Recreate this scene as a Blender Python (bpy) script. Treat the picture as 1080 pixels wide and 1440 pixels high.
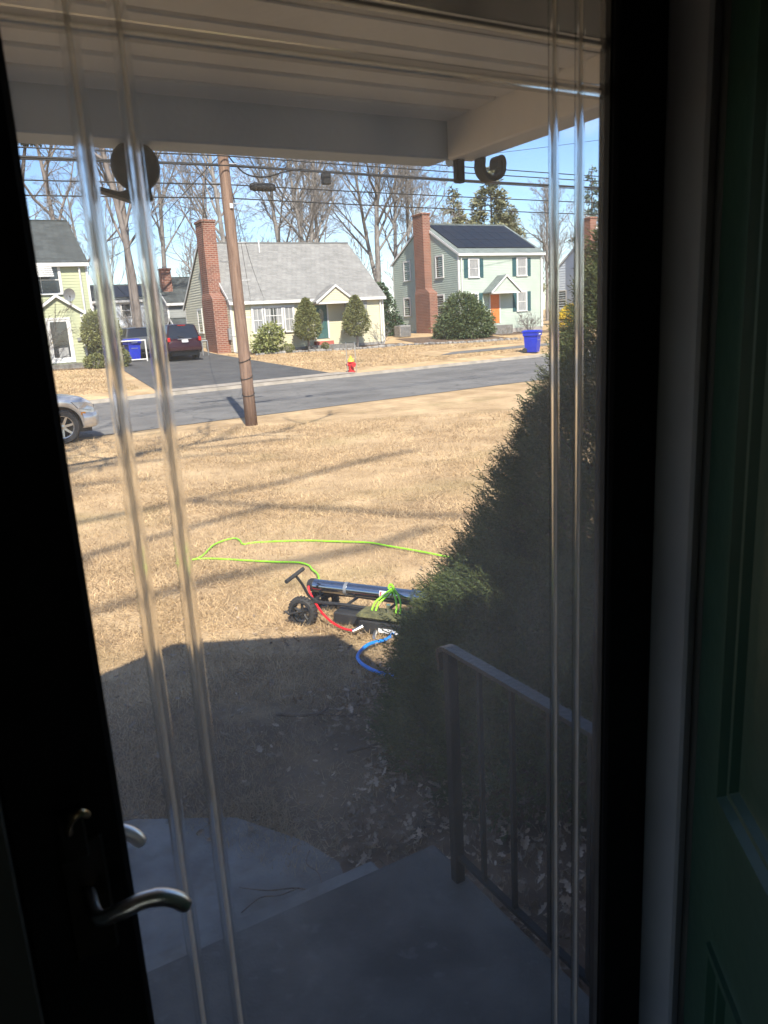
import bpy, math, random
import numpy as np
from mathutils import Vector, Matrix

# ------------------------------------------------------------------ camera, world, sun, exposure
scene = bpy.context.scene
col = scene.collection
for o in list(bpy.data.objects):
    bpy.data.objects.remove(o)
EYE = 2.03
cam_d = bpy.data.cameras.new('camera')
cam = bpy.data.objects.new('camera', cam_d)
col.objects.link(cam)
RX = Vector((0.863679, -0.501068, -0.054671))      # camera right
UPV = Vector((0.166052, 0.180442, 0.969468))       # camera up
BK = Vector((-0.475905, -0.846387, 0.239047))      # camera back
cam.matrix_world = Matrix(((RX.x, UPV.x, BK.x, 0), (RX.y, UPV.y, BK.y, 0), (RX.z, UPV.z, BK.z, EYE), (0, 0, 0, 1)))
cam_d.sensor_fit = 'HORIZONTAL'
cam_d.sensor_width = 36
cam_d.lens = 36
cam_d.clip_start = 0.02
cam_d.clip_end = 2000
cam_d.dof.use_dof = True
cam_d.dof.focus_distance = 9.0
cam_d.dof.aperture_fstop = 14
scene.camera = cam

SUN_AZ = 16.0      # light travels this many degrees to the right of +Y
SUN_EL = 45.0
world = bpy.data.worlds.new('World')
scene.world = world
world.use_nodes = True
wn = world.node_tree.nodes; wl = world.node_tree.links
wn.clear()
wout = wn.new('ShaderNodeOutputWorld'); wbg = wn.new('ShaderNodeBackground')
sky = wn.new('ShaderNodeTexSky'); sky.sky_type = 'NISHITA'; sky.sun_disc = False
sky.sun_elevation = math.radians(SUN_EL); sky.sun_rotation = math.radians(180 + SUN_AZ)
sky.air_density = 1.0; sky.dust_density = 0.3; sky.ozone_density = 3.0
wtc = wn.new('ShaderNodeTexCoord'); wmap = wn.new('ShaderNodeMapping'); wmap.inputs['Scale'].default_value = (1.6, 1.6, 6.0)
wno = wn.new('ShaderNodeTexNoise'); wno.inputs['Scale'].default_value = 2.2; wno.inputs['Detail'].default_value = 9; wno.inputs['Roughness'].default_value = 0.58
wr = wn.new('ShaderNodeValToRGB'); wr.color_ramp.elements[0].position = 0.50; wr.color_ramp.elements[1].position = 0.80
wr.color_ramp.elements[0].color = (0, 0, 0, 1); wr.color_ramp.elements[1].color = (0.65, 0.65, 0.65, 1)
wmx = wn.new('ShaderNodeMixRGB'); wmx.inputs[2].default_value = (6.5, 6.9, 7.4, 1)
wl.new(wtc.outputs['Generated'], wmap.inputs[0]); wl.new(wmap.outputs[0], wno.inputs['Vector'])
wl.new(wno.outputs['Fac'], wr.inputs[0]); wl.new(wr.outputs[0], wmx.inputs[0]); whs_ = wn.new('ShaderNodeHueSaturation'); whs_.inputs['Saturation'].default_value = 1.15; whs_.inputs['Hue'].default_value = 0.508; wl.new(sky.outputs[0], whs_.inputs['Color']); wl.new(whs_.outputs[0], wmx.inputs[1])
wl.new(wmx.outputs[0], wbg.inputs[0]); wbg.inputs[1].default_value = 0.08
wl.new(wbg.outputs[0], wout.inputs[0])

sun_d = bpy.data.lights.new('sun', 'SUN'); sun_d.energy = 3.7; sun_d.angle = math.radians(0.53); sun_d.color = (1.0, 0.93, 0.82)
sun = bpy.data.objects.new('sun', sun_d); col.objects.link(sun)
a = math.radians(SUN_AZ); e = math.radians(SUN_EL)
trav = Vector((math.sin(a) * math.cos(e), math.cos(a) * math.cos(e), -math.sin(e)))
sun.rotation_euler = trav.to_track_quat('-Z', 'Y').to_euler(); sun.location = (0, -20, 30)
vs = scene.view_settings
vs.view_transform = 'Standard'; vs.look = 'None'; vs.gamma = 1.0; vs.use_curve_mapping = False; vs.exposure = 1.5
scene.cycles.use_denoising = True
scene.cycles.max_bounces = 10; scene.cycles.transparent_max_bounces = 24; scene.cycles.transmission_bounces = 8
scene.cycles.sample_clamp_indirect = 6.0

rng = random.Random(11)
npr = np.random.default_rng(5)

# ------------------------------------------------------------------ materials
MATS = {}
def mat(name, c, c2=None, scale=6.0, rough=0.7, metal=0.0, bump=0.0, bscale=None, spec=0.35, island=0.0, stretch=(1, 1, 1), world_pos=False, detail=6.0, trans=0.0, ramp=(0.35, 0.65)):
    m = bpy.data.materials.new(name); m.use_nodes = True; MATS[name] = m
    n = m.node_tree.nodes; l = m.node_tree.links
    b = n['Principled BSDF']
    b.inputs['Roughness'].default_value = rough; b.inputs['Metallic'].default_value = metal
    b.inputs['Specular IOR Level'].default_value = spec
    c2 = c2 or tuple(min(1, x * 0.8) for x in c)
    if world_pos:
        g = n.new('ShaderNodeNewGeometry'); src = g.outputs['Position']
    else:
        g = n.new('ShaderNodeTexCoord'); src = g.outputs['Object']
    mp = n.new('ShaderNodeMapping'); mp.inputs['Scale'].default_value = stretch
    no = n.new('ShaderNodeTexNoise'); no.inputs['Scale'].default_value = scale; no.inputs['Detail'].default_value = detail
    rp = n.new('ShaderNodeValToRGB'); rp.color_ramp.elements[0].position = ramp[0]; rp.color_ramp.elements[1].position = ramp[1]
    rp.color_ramp.elements[0].color = (*c2, 1); rp.color_ramp.elements[1].color = (*c, 1)
    l.new(src, mp.inputs[0]); l.new(mp.outputs[0], no.inputs['Vector']); l.new(no.outputs['Fac'], rp.inputs[0])
    out = rp.outputs[0]
    if island:
        gi = n.new('ShaderNodeNewGeometry'); mr = n.new('ShaderNodeMapRange')
        mr.inputs[3].default_value = 1 - island; mr.inputs[4].default_value = 1 + island
        l.new(gi.outputs['Random Per Island'], mr.inputs[0])
        hv = n.new('ShaderNodeHueSaturation'); l.new(mr.outputs[0], hv.inputs['Value']); l.new(out, hv.inputs['Color']); out = hv.outputs[0]
    l.new(out, b.inputs['Base Color'])
    if bump:
        bn = n.new('ShaderNodeTexNoise'); bn.inputs['Scale'].default_value = bscale or scale * 4; bn.inputs['Detail'].default_value = 5
        l.new(mp.outputs[0], bn.inputs['Vector'])
        bp = n.new('ShaderNodeBump'); bp.inputs['Strength'].default_value = bump; bp.inputs['Distance'].default_value = 0.02
        l.new(bn.outputs['Fac'], bp.inputs['Height']); l.new(bp.outputs[0], b.inputs['Normal'])
    if trans:
        tr = n.new('ShaderNodeBsdfTranslucent'); l.new(out, tr.inputs[0])
        mx = n.new('ShaderNodeMixShader'); mx.inputs[0].default_value = trans
        l.new(b.outputs[0], mx.inputs[1]); l.new(tr.outputs[0], mx.inputs[2]); l.new(mx.outputs[0], n['Material Output'].inputs[0])
    return m

def brick_mat(name, c1, c2, mortar, bw, bh, ms, rough=0.85, vscale=1.0, bias=0.0):
    m = bpy.data.materials.new(name); m.use_nodes = True; MATS[name] = m
    n = m.node_tree.nodes; l = m.node_tree.links; b = n['Principled BSDF']; b.inputs['Roughness'].default_value = rough
    b.inputs['Specular IOR Level'].default_value = 0.2
    g = n.new('ShaderNodeNewGeometry'); s = n.new('ShaderNodeSeparateXYZ'); ad = n.new('ShaderNodeMath'); ad.operation = 'ADD'
    mu = n.new('ShaderNodeMath'); mu.operation = 'MULTIPLY'; mu.inputs[1].default_value = vscale
    cb = n.new('ShaderNodeCombineXYZ'); bt = n.new('ShaderNodeTexBrick')
    l.new(g.outputs['Position'], s.inputs[0]); l.new(s.outputs[0], ad.inputs[0]); l.new(s.outputs[1], ad.inputs[1])
    l.new(s.outputs[2], mu.inputs[0]); l.new(ad.outputs[0], cb.inputs[0]); l.new(mu.outputs[0], cb.inputs[1]); l.new(cb.outputs[0], bt.inputs['Vector'])
    bt.inputs['Color1'].default_value = (*c1, 1); bt.inputs['Color2'].default_value = (*c2, 1); bt.inputs['Mortar'].default_value = (*mortar, 1)
    bt.inputs['Scale'].default_value = 1.0; bt.inputs['Brick Width'].default_value = bw; bt.inputs['Row Height'].default_value = bh
    bt.inputs['Mortar Size'].default_value = ms; bt.inputs['Bias'].default_value = bias
    no = n.new('ShaderNodeTexNoise'); no.inputs['Scale'].default_value = 1.3; no.inputs['Detail'].default_value = 6
    l.new(g.outputs['Position'], no.inputs['Vector'])
    mr = n.new('ShaderNodeMapRange'); mr.inputs[3].default_value = 0.75; mr.inputs[4].default_value = 1.25; l.new(no.outputs['Fac'], mr.inputs[0])
    hv = n.new('ShaderNodeHueSaturation'); l.new(mr.outputs[0], hv.inputs['Value']); l.new(bt.outputs['Color'], hv.inputs['Color'])
    l.new(hv.outputs[0], b.inputs['Base Color'])
    bp = n.new('ShaderNodeBump'); bp.inputs['Strength'].default_value = 0.4; bp.inputs['Distance'].default_value = 0.01; bp.invert = True
    l.new(bt.outputs['Fac'], bp.inputs['Height']); l.new(bp.outputs[0], b.inputs['Normal'])
    return m

mat('lawn', (0.54, 0.39, 0.225), (0.32, 0.22, 0.12), scale=0.9, rough=0.95, bump=0.8, bscale=30, world_pos=True, detail=12, spec=0.1, ramp=(0.3, 0.68))
mat('grass_blade', (0.60, 0.445, 0.265), (0.42, 0.30, 0.165), scale=1.3, rough=0.8, island=0.5, world_pos=True, spec=0.2, trans=0.25)
mat('bed_soil', (0.17, 0.115, 0.075), (0.08, 0.055, 0.04), scale=5, rough=0.95, bump=0.8, world_pos=True)
mat('asphalt', (0.19, 0.183, 0.172), (0.135, 0.13, 0.124), scale=0.7, rough=0.95, bump=0.25, bscale=60, world_pos=True, detail=12, spec=0.1)
mat('drive_asphalt', (0.088, 0.087, 0.086), (0.06, 0.06, 0.06), scale=1.2, rough=0.9, bump=0.2, bscale=60, world_pos=True)
mat('kerb', (0.34, 0.30, 0.25), (0.25, 0.22, 0.18), scale=3, rough=0.9, world_pos=True)
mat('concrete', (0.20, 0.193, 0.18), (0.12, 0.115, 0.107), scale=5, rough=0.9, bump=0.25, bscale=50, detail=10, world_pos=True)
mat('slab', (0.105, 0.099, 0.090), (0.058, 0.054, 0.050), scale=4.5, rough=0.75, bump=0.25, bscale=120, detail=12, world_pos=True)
mat('stone', (0.27, 0.255, 0.235), (0.17, 0.16, 0.15), scale=8, rough=0.9, island=0.3)
mat('house_dark', (0.50, 0.48, 0.45), scale=2, rough=0.8)
mat('house_white', (0.6, 0.58, 0.54), scale=2, rough=0.7)
mat('floor_wood', (0.12, 0.07, 0.04), (0.08, 0.045, 0.025), scale=3, rough=0.5, stretch=(1, 12, 1))
mat('jamb_paint', (0.40, 0.41, 0.43), (0.34, 0.35, 0.37), scale=6, rough=0.5, bump=0.05)
mat('casing_dark', (0.055, 0.06, 0.055), (0.04, 0.045, 0.04), scale=5, rough=0.6)
mat('storm_frame', (0.014, 0.014, 0.016), (0.010, 0.010, 0.012), scale=20, rough=0.75, spec=0.12)
mat('green_door', (0.022, 0.06, 0.04), (0.015, 0.045, 0.03), scale=4, rough=0.38, bump=0.05, bscale=40)
mat('chrome', (0.88, 0.87, 0.85), (0.80, 0.79, 0.77), scale=30, rough=0.34, metal=1.0)
mat('brass', (0.50, 0.40, 0.24), (0.40, 0.31, 0.18), scale=30, rough=0.3, metal=1.0)
mat('dark_plate', (0.035, 0.032, 0.028), (0.055, 0.045, 0.03), scale=25, rough=0.35, metal=0.6, ramp=(0.3, 0.5))
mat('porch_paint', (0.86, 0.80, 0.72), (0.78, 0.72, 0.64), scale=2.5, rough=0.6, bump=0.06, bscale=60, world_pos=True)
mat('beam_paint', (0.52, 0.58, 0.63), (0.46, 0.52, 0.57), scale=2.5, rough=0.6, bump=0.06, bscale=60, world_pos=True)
mat('iron', (0.008, 0.008, 0.009), (0.02, 0.017, 0.015), scale=40, rough=0.6, bump=0.15, bscale=80, ramp=(0.25, 0.4), spec=0.2)
mat('iron_top', (0.016, 0.017, 0.019), (0.009, 0.0095, 0.011), scale=30, rough=0.4, bump=0.15, bscale=80)
mat('roof_dark', (0.10, 0.10, 0.10), scale=2, rough=0.9)
mat('bush_leaf', (0.10, 0.118, 0.038), (0.048, 0.066, 0.022), scale=3.0, rough=0.6, island=0.35, trans=0.22, world_pos=True, spec=0.25)
mat('bark_brown', (0.15, 0.11, 0.085), (0.075, 0.055, 0.042), scale=6, rough=0.9, bump=0.5, stretch=(6, 6, 1))
mat('bark_grey', (0.26, 0.24, 0.22), (0.14, 0.125, 0.115), scale=2.5, rough=0.9, bump=0.5, stretch=(3, 3, 0.8))
mat('bark_pink', (0.245, 0.21, 0.19), (0.14, 0.118, 0.105), scale=2.5, rough=0.9, stretch=(3, 3, 0.8))
mat('twig', (0.205, 0.19, 0.178), (0.135, 0.122, 0.113), scale=2.0, rough=0.9, world_pos=True)
mat('pole_wood', (0.25, 0.165, 0.12), (0.15, 0.095, 0.07), scale=3, rough=0.9, bump=0.6, stretch=(10, 10, 0.7), bscale=8)
mat('wire', (0.015, 0.016, 0.018), rough=0.6)
mat('leaf_litter', (0.40, 0.31, 0.23), (0.18, 0.13, 0.09), scale=9, rough=0.8, island=0.4, trans=0.1, world_pos=True)
mat('siding_yellow', (0.56, 0.525, 0.37), (0.52, 0.485, 0.34), scale=1.2, rough=0.6, world_pos=True)
mat('siding_cream', (0.60, 0.57, 0.43), (0.54, 0.51, 0.39), scale=1.2, rough=0.6, world_pos=True)
mat('siding_green', (0.40, 0.46, 0.395), (0.365, 0.42, 0.36), scale=1.2, rough=0.6, world_pos=True)
mat('siding_olive', (0.40, 0.42, 0.265), (0.36, 0.38, 0.24), scale=1.2, rough=0.6, world_pos=True)
mat('siding_white', (0.66, 0.71, 0.76), (0.60, 0.65, 0.70), scale=1.2, rough=0.6, world_pos=True)
mat('siding_grey', (0.30, 0.31, 0.30), (0.25, 0.26, 0.25), scale=1.2, rough=0.7, world_pos=True)
mat('trim_white', (0.64, 0.63, 0.60), (0.57, 0.56, 0.54), scale=2, rough=0.5, world_pos=True)
mat('shutter_teal', (0.035, 0.095, 0.105), (0.03, 0.08, 0.09), scale=4, rough=0.5)
mat('door_teal', (0.05, 0.12, 0.115), (0.04, 0.10, 0.095), scale=4, rough=0.4)
mat('door_orange', (0.66, 0.19, 0.055), (0.58, 0.16, 0.045), scale=4, rough=0.5)
mat('window_glass', (0.035, 0.045, 0.055), (0.02, 0.025, 0.03), scale=1.2, rough=0.06, spec=0.8, world_pos=True)
mat('curtain', (0.33, 0.33, 0.32), (0.20, 0.205, 0.21), scale=3, rough=0.9, stretch=(6, 6, 0.4), world_pos=True)
mat('foundation', (0.32, 0.30, 0.28), scale=4, rough=0.9, world_pos=True)
mat('step_red', (0.42, 0.12, 0.09), (0.34, 0.09, 0.07), scale=5, rough=0.8)
mat('solar', (0.014, 0.018, 0.025), (0.009, 0.012, 0.018), scale=3, rough=0.4, spec=0.25)
mat('metal_grey', (0.38, 0.39, 0.40), scale=10, rough=0.4, metal=0.6)
mat('hydrant_red', (0.55, 0.03, 0.03), (0.42, 0.025, 0.025), scale=10, rough=0.5)
mat('hydrant_yellow', (0.72, 0.50, 0.06), (0.6, 0.4, 0.05), scale=10, rough=0.5)
mat('bin_blue', (0.012, 0.03, 0.42), (0.01, 0.024, 0.34), scale=5, rough=0.45)
mat('black_plastic', (0.02, 0.02, 0.021), (0.03, 0.03, 0.031), scale=15, rough=0.5)
mat('rubber', (0.025, 0.025, 0.027), (0.04, 0.038, 0.036), scale=25, rough=0.75)
mat('paint_silver', (0.62, 0.61, 0.59), (0.60, 0.59, 0.57), scale=30, rough=0.25, metal=0.55, spec=0.6)
mat('paint_maroon', (0.035, 0.007, 0.011), (0.03, 0.006, 0.009), scale=30, rough=0.25, metal=0.3, spec=0.6)
mat('paint_grey', (0.12, 0.125, 0.13), scale=30, rough=0.25, metal=0.4, spec=0.6)
mat('car_glass', (0.012, 0.014, 0.016), scale=2, rough=0.04, spec=0.9)
mat('tail_red', (0.45, 0.015, 0.015), scale=10, rough=0.2)
mat('headlight', (0.55, 0.56, 0.58), (0.4, 0.41, 0.43), scale=25, rough=0.1, metal=0.3, spec=0.9)
mat('amber', (0.6, 0.22, 0.03), scale=10, rough=0.2)
mat('alloy', (0.62, 0.62, 0.62), scale=10, rough=0.25, metal=0.9)
mat('hose_lime', (0.30, 0.72, 0.03), (0.26, 0.64, 0.025), scale=10, rough=0.45)
mat('hose_red', (0.72, 0.02, 0.03), scale=10, rough=0.4)
mat('hose_blue', (0.02, 0.22, 0.72), (0.018, 0.19, 0.62), scale=10, rough=0.4)
mat('tube_steel', (0.46, 0.47, 0.49), (0.40, 0.41, 0.43), scale=3, rough=0.13, metal=1.0)
mat('sticker', (0.8, 0.8, 0.8), scale=10, rough=0.5)
mat('sticker_blue', (0.05, 0.06, 0.3), scale=10, rough=0.5)
mat('moss_cover', (0.14, 0.135, 0.06), (0.06, 0.06, 0.03), scale=25, rough=0.95, bump=0.6)
mat('bark_twig_dark', (0.07, 0.055, 0.05), scale=5, rough=0.9)
mat('leaf_yew', (0.10, 0.13, 0.05), (0.06, 0.085, 0.035), scale=2.5, rough=0.6, island=0.4, trans=0.15, world_pos=True)
mat('leaf_topiary', (0.19, 0.20, 0.075), (0.13, 0.14, 0.05), scale=2.0, rough=0.6, island=0.35, trans=0.15, world_pos=True)
mat('leaf_rhodo', (0.27, 0.28, 0.10), (0.16, 0.19, 0.07), scale=3, rough=0.45, island=0.45, trans=0.15, world_pos=True)
mat('leaf_gold', (0.62, 0.44, 0.03), (0.5, 0.36, 0.025), scale=3, rough=0.6, island=0.3, trans=0.2, world_pos=True)
mat('leaf_pine', (0.24, 0.235, 0.135), (0.14, 0.15, 0.085), scale=0.6, rough=0.7, island=0.4, trans=0.1, world_pos=True)
mat('leaf_spruce', (0.10, 0.14, 0.11), (0.06, 0.09, 0.07), scale=0.6, rough=0.7, island=0.4, world_pos=True)
mat('leaf_holly', (0.06, 0.10, 0.05), (0.04, 0.065, 0.03), scale=2, rough=0.5, island=0.5, world_pos=True)
brick_mat('brick', (0.23, 0.082, 0.052), (0.15, 0.055, 0.04), (0.30, 0.22, 0.175), 0.30, 0.11, 0.016)
brick_mat('shingle_grey', (0.27, 0.265, 0.25), (0.20, 0.197, 0.188), (0.15, 0.147, 0.14), 0.32, 0.12, 0.012, rough=0.95, vscale=1.45)
brick_mat('shingle_dark', (0.085, 0.095, 0.095), (0.055, 0.062, 0.062), (0.035, 0.04, 0.04), 0.32, 0.12, 0.012, rough=0.95, vscale=1.45)
brick_mat('shingle_green', (0.19, 0.22, 0.21), (0.14, 0.165, 0.155), (0.10, 0.115, 0.11), 0.32, 0.12, 0.012, rough=0.95, vscale=1.45)
brick_mat('shingle_tan', (0.46, 0.43, 0.38), (0.38, 0.355, 0.31), (0.3, 0.28, 0.25), 0.32, 0.12, 0.012, rough=0.95, vscale=1.45)

def pane_material():
    m = bpy.data.materials.new('dust_glare_glass'); m.use_nodes = True; MATS['dust_glare_glass'] = m
    n = m.node_tree.nodes; l = m.node_tree.links; n.remove(n['Principled BSDF'])
    tp = n.new('ShaderNodeBsdfTransparent'); tp.inputs[0].default_value = (0.97, 0.98, 0.975, 1)
    gl = n.new('ShaderNodeBsdfGlossy'); gl.inputs['Roughness'].default_value = 0.02
    tl = n.new('ShaderNodeBsdfTranslucent'); tl.inputs[0].default_value = (0.95, 0.93, 0.90, 1)
    g = n.new('ShaderNodeTexCoord'); mp = n.new('ShaderNodeMapping'); mp.inputs['Scale'].default_value = (1, 1, 0.45)
    no = n.new('ShaderNodeTexNoise'); no.inputs['Scale'].default_value = 5; no.inputs['Detail'].default_value = 8; no.inputs['Roughness'].default_value = 0.65
    mr = n.new('ShaderNodeMapRange'); mr.inputs[1].default_value = 0.3; mr.inputs[2].default_value = 0.75; mr.inputs[3].default_value = 0.03; mr.inputs[4].default_value = 0.10
    sz = n.new('ShaderNodeSeparateXYZ'); l.new(g.outputs['Object'], sz.inputs[0])
    mz_ = n.new('ShaderNodeMapRange'); mz_.inputs[1].default_value = 0.5; mz_.inputs[2].default_value = 1.7; mz_.inputs[3].default_value = 0.14; mz_.inputs[4].default_value = 2.3; l.new(sz.outputs[2], mz_.inputs[0])  # milky lens glare painted into the pane dust, heavier toward the top
    mm_ = n.new('ShaderNodeMath'); mm_.operation = 'MULTIPLY'
    m1 = n.new('ShaderNodeMixShader'); m2 = n.new('ShaderNodeMixShader'); m2.inputs[0].default_value = 0.03
    l.new(g.outputs['Object'], mp.inputs[0]); l.new(mp.outputs[0], no.inputs['Vector']); l.new(no.outputs['Fac'], mr.inputs[0]); l.new(mr.outputs[0], mm_.inputs[0]); l.new(mz_.outputs[0], mm_.inputs[1]); l.new(mm_.outputs[0], m1.inputs[0])
    l.new(tp.outputs[0], m1.inputs[1]); l.new(tl.outputs[0], m1.inputs[2]); l.new(m1.outputs[0], m2.inputs[1]); l.new(gl.outputs[0], m2.inputs[2])
    l.new(m2.outputs[0], n['Material Output'].inputs[0])
    m = bpy.data.materials.new('clear_strip'); m.use_nodes = True; MATS['clear_strip'] = m
    b = m.node_tree.nodes['Principled BSDF']; b.inputs['Transmission Weight'].default_value = 1.0; b.inputs['Roughness'].default_value = 0.08
    b.inputs['IOR'].default_value = 1.47; b.inputs['Base Color'].default_value = (0.97, 0.97, 0.96, 1)
pane_material()
def bead_material():
    m = bpy.data.materials.new('frosted_bead'); m.use_nodes = True; MATS['frosted_bead'] = m
    n = m.node_tree.nodes; l = m.node_tree.links; n.remove(n['Principled BSDF'])
    tp = n.new('ShaderNodeBsdfTransparent'); tl = n.new('ShaderNodeBsdfTranslucent'); gl = n.new('ShaderNodeBsdfGlossy'); gl.inputs['Roughness'].default_value = 0.25
    g = n.new('ShaderNodeTexCoord'); no = n.new('ShaderNodeTexNoise'); no.inputs['Scale'].default_value = 40; no.inputs['Detail'].default_value = 6; l.new(g.outputs['Object'], no.inputs['Vector'])
    rp = n.new('ShaderNodeValToRGB'); rp.color_ramp.elements[0].color = (0.62, 0.55, 0.46, 1); rp.color_ramp.elements[1].color = (0.82, 0.76, 0.68, 1); l.new(no.outputs['Fac'], rp.inputs[0]); l.new(rp.outputs[0], tl.inputs[0])
    a_ = n.new('ShaderNodeMixShader'); a_.inputs[0].default_value = 0.58; b_ = n.new('ShaderNodeMixShader'); b_.inputs[0].default_value = 0.06
    l.new(tp.outputs[0], a_.inputs[1]); l.new(tl.outputs[0], a_.inputs[2]); l.new(a_.outputs[0], b_.inputs[1]); l.new(gl.outputs[0], b_.inputs[2]); l.new(b_.outputs[0], n['Material Output'].inputs[0])
bead_material()

def add_patches(name, colour, scale, lo, hi, amount):
    m = MATS[name]; n = m.node_tree.nodes; l = m.node_tree.links; b = n['Principled BSDF']; src = b.inputs['Base Color'].links[0].from_socket
    g = n.new('ShaderNodeNewGeometry'); no = n.new('ShaderNodeTexNoise'); no.inputs['Scale'].default_value = scale; no.inputs['Detail'].default_value = 7; no.inputs['Roughness'].default_value = 0.6
    mr = n.new('ShaderNodeMapRange'); mr.inputs[1].default_value = lo; mr.inputs[2].default_value = hi; mr.inputs[4].default_value = amount
    mx = n.new('ShaderNodeMixRGB'); mx.inputs[2].default_value = (*colour, 1)
    l.new(g.outputs['Position'], no.inputs['Vector']); l.new(no.outputs['Fac'], mr.inputs[0]); l.new(mr.outputs[0], mx.inputs[0]); l.new(src, mx.inputs[1]); l.new(mx.outputs[0], b.inputs['Base Color'])
    for lk in list(l):
        if lk.from_socket == src and lk.to_node.type == 'BSDF_TRANSLUCENT': l.new(mx.outputs[0], lk.to_socket)
def add_cracks(name, scale, width, colour):
    m = MATS[name]; n = m.node_tree.nodes; l = m.node_tree.links; b = n['Principled BSDF']; src = b.inputs['Base Color'].links[0].from_socket
    g = n.new('ShaderNodeNewGeometry'); no = n.new('ShaderNodeTexNoise'); no.inputs['Scale'].default_value = 1.2; no.inputs['Detail'].default_value = 6
    ad = n.new('ShaderNodeMixRGB'); ad.blend_type = 'ADD'; ad.inputs[0].default_value = 0.9
    vo = n.new('ShaderNodeTexVoronoi'); vo.feature = 'DISTANCE_TO_EDGE'; vo.inputs['Scale'].default_value = scale
    mr = n.new('ShaderNodeMapRange'); mr.inputs[1].default_value = 0.0; mr.inputs[2].default_value = width; mr.inputs[3].default_value = 0.75; mr.inputs[4].default_value = 0.0
    mx = n.new('ShaderNodeMixRGB'); mx.inputs[2].default_value = (*colour, 1)
    l.new(g.outputs['Position'], no.inputs['Vector']); l.new(g.outputs['Position'], ad.inputs[1]); l.new(no.outputs['Color'], ad.inputs[2]); l.new(ad.outputs[0], vo.inputs['Vector'])
    l.new(vo.outputs['Distance'], mr.inputs[0]); l.new(mr.outputs[0], mx.inputs[0]); l.new(src, mx.inputs[1]); l.new(mx.outputs[0], b.inputs['Base Color'])
def soil_shade_near(name, colour, amount):
    # bare trodden soil where the lawn thins out by the walk, ragged edge; also paints in shade on the near lawn
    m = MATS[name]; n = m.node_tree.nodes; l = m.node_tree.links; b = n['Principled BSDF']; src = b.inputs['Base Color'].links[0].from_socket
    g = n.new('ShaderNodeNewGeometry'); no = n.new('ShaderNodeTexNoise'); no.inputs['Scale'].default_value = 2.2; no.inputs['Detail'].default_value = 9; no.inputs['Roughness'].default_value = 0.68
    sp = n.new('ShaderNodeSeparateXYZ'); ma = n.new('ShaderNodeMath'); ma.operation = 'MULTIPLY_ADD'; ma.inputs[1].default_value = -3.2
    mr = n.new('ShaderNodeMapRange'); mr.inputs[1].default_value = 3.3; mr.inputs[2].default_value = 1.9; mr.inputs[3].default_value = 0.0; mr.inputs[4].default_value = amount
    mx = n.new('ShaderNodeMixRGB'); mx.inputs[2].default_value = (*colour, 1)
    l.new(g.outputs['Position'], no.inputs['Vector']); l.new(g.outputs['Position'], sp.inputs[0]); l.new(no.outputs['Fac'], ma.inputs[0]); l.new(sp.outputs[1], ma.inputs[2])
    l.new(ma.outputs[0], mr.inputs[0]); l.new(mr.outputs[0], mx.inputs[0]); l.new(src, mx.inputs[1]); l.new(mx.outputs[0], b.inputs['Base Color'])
soil_shade_near('lawn', (0.10, 0.074, 0.054), 0.95)
soil_shade_near('grass_blade', (0.26, 0.20, 0.14), 0.8)
for nm in ('lawn', 'grass_blade'):
    add_patches(nm, (0.27, 0.235, 0.10), 0.55, 0.54, 0.70, 0.5)
    add_patches(nm, (0.26, 0.175, 0.10), 1.1, 0.52, 0.70, 0.55)
for nm in ('lawn', 'grass_blade'): add_patches(nm, (0.25, 0.17, 0.10), 4.5, 0.52, 0.66, 0.45)
add_patches('asphalt', (0.09, 0.088, 0.085), 0.35, 0.55, 0.62, 0.6)
add_cracks('asphalt', 0.45, 0.012, (0.05, 0.05, 0.05))
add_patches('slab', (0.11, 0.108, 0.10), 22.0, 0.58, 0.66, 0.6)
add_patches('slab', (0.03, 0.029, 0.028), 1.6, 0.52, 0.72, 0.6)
add_patches('concrete', (0.10, 0.085, 0.065), 4.0, 0.50, 0.68, 0.75)
add_patches('siding_yellow', (0.5, 0.46, 0.33), 0.8, 0.5, 0.75, 0.4)

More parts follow.
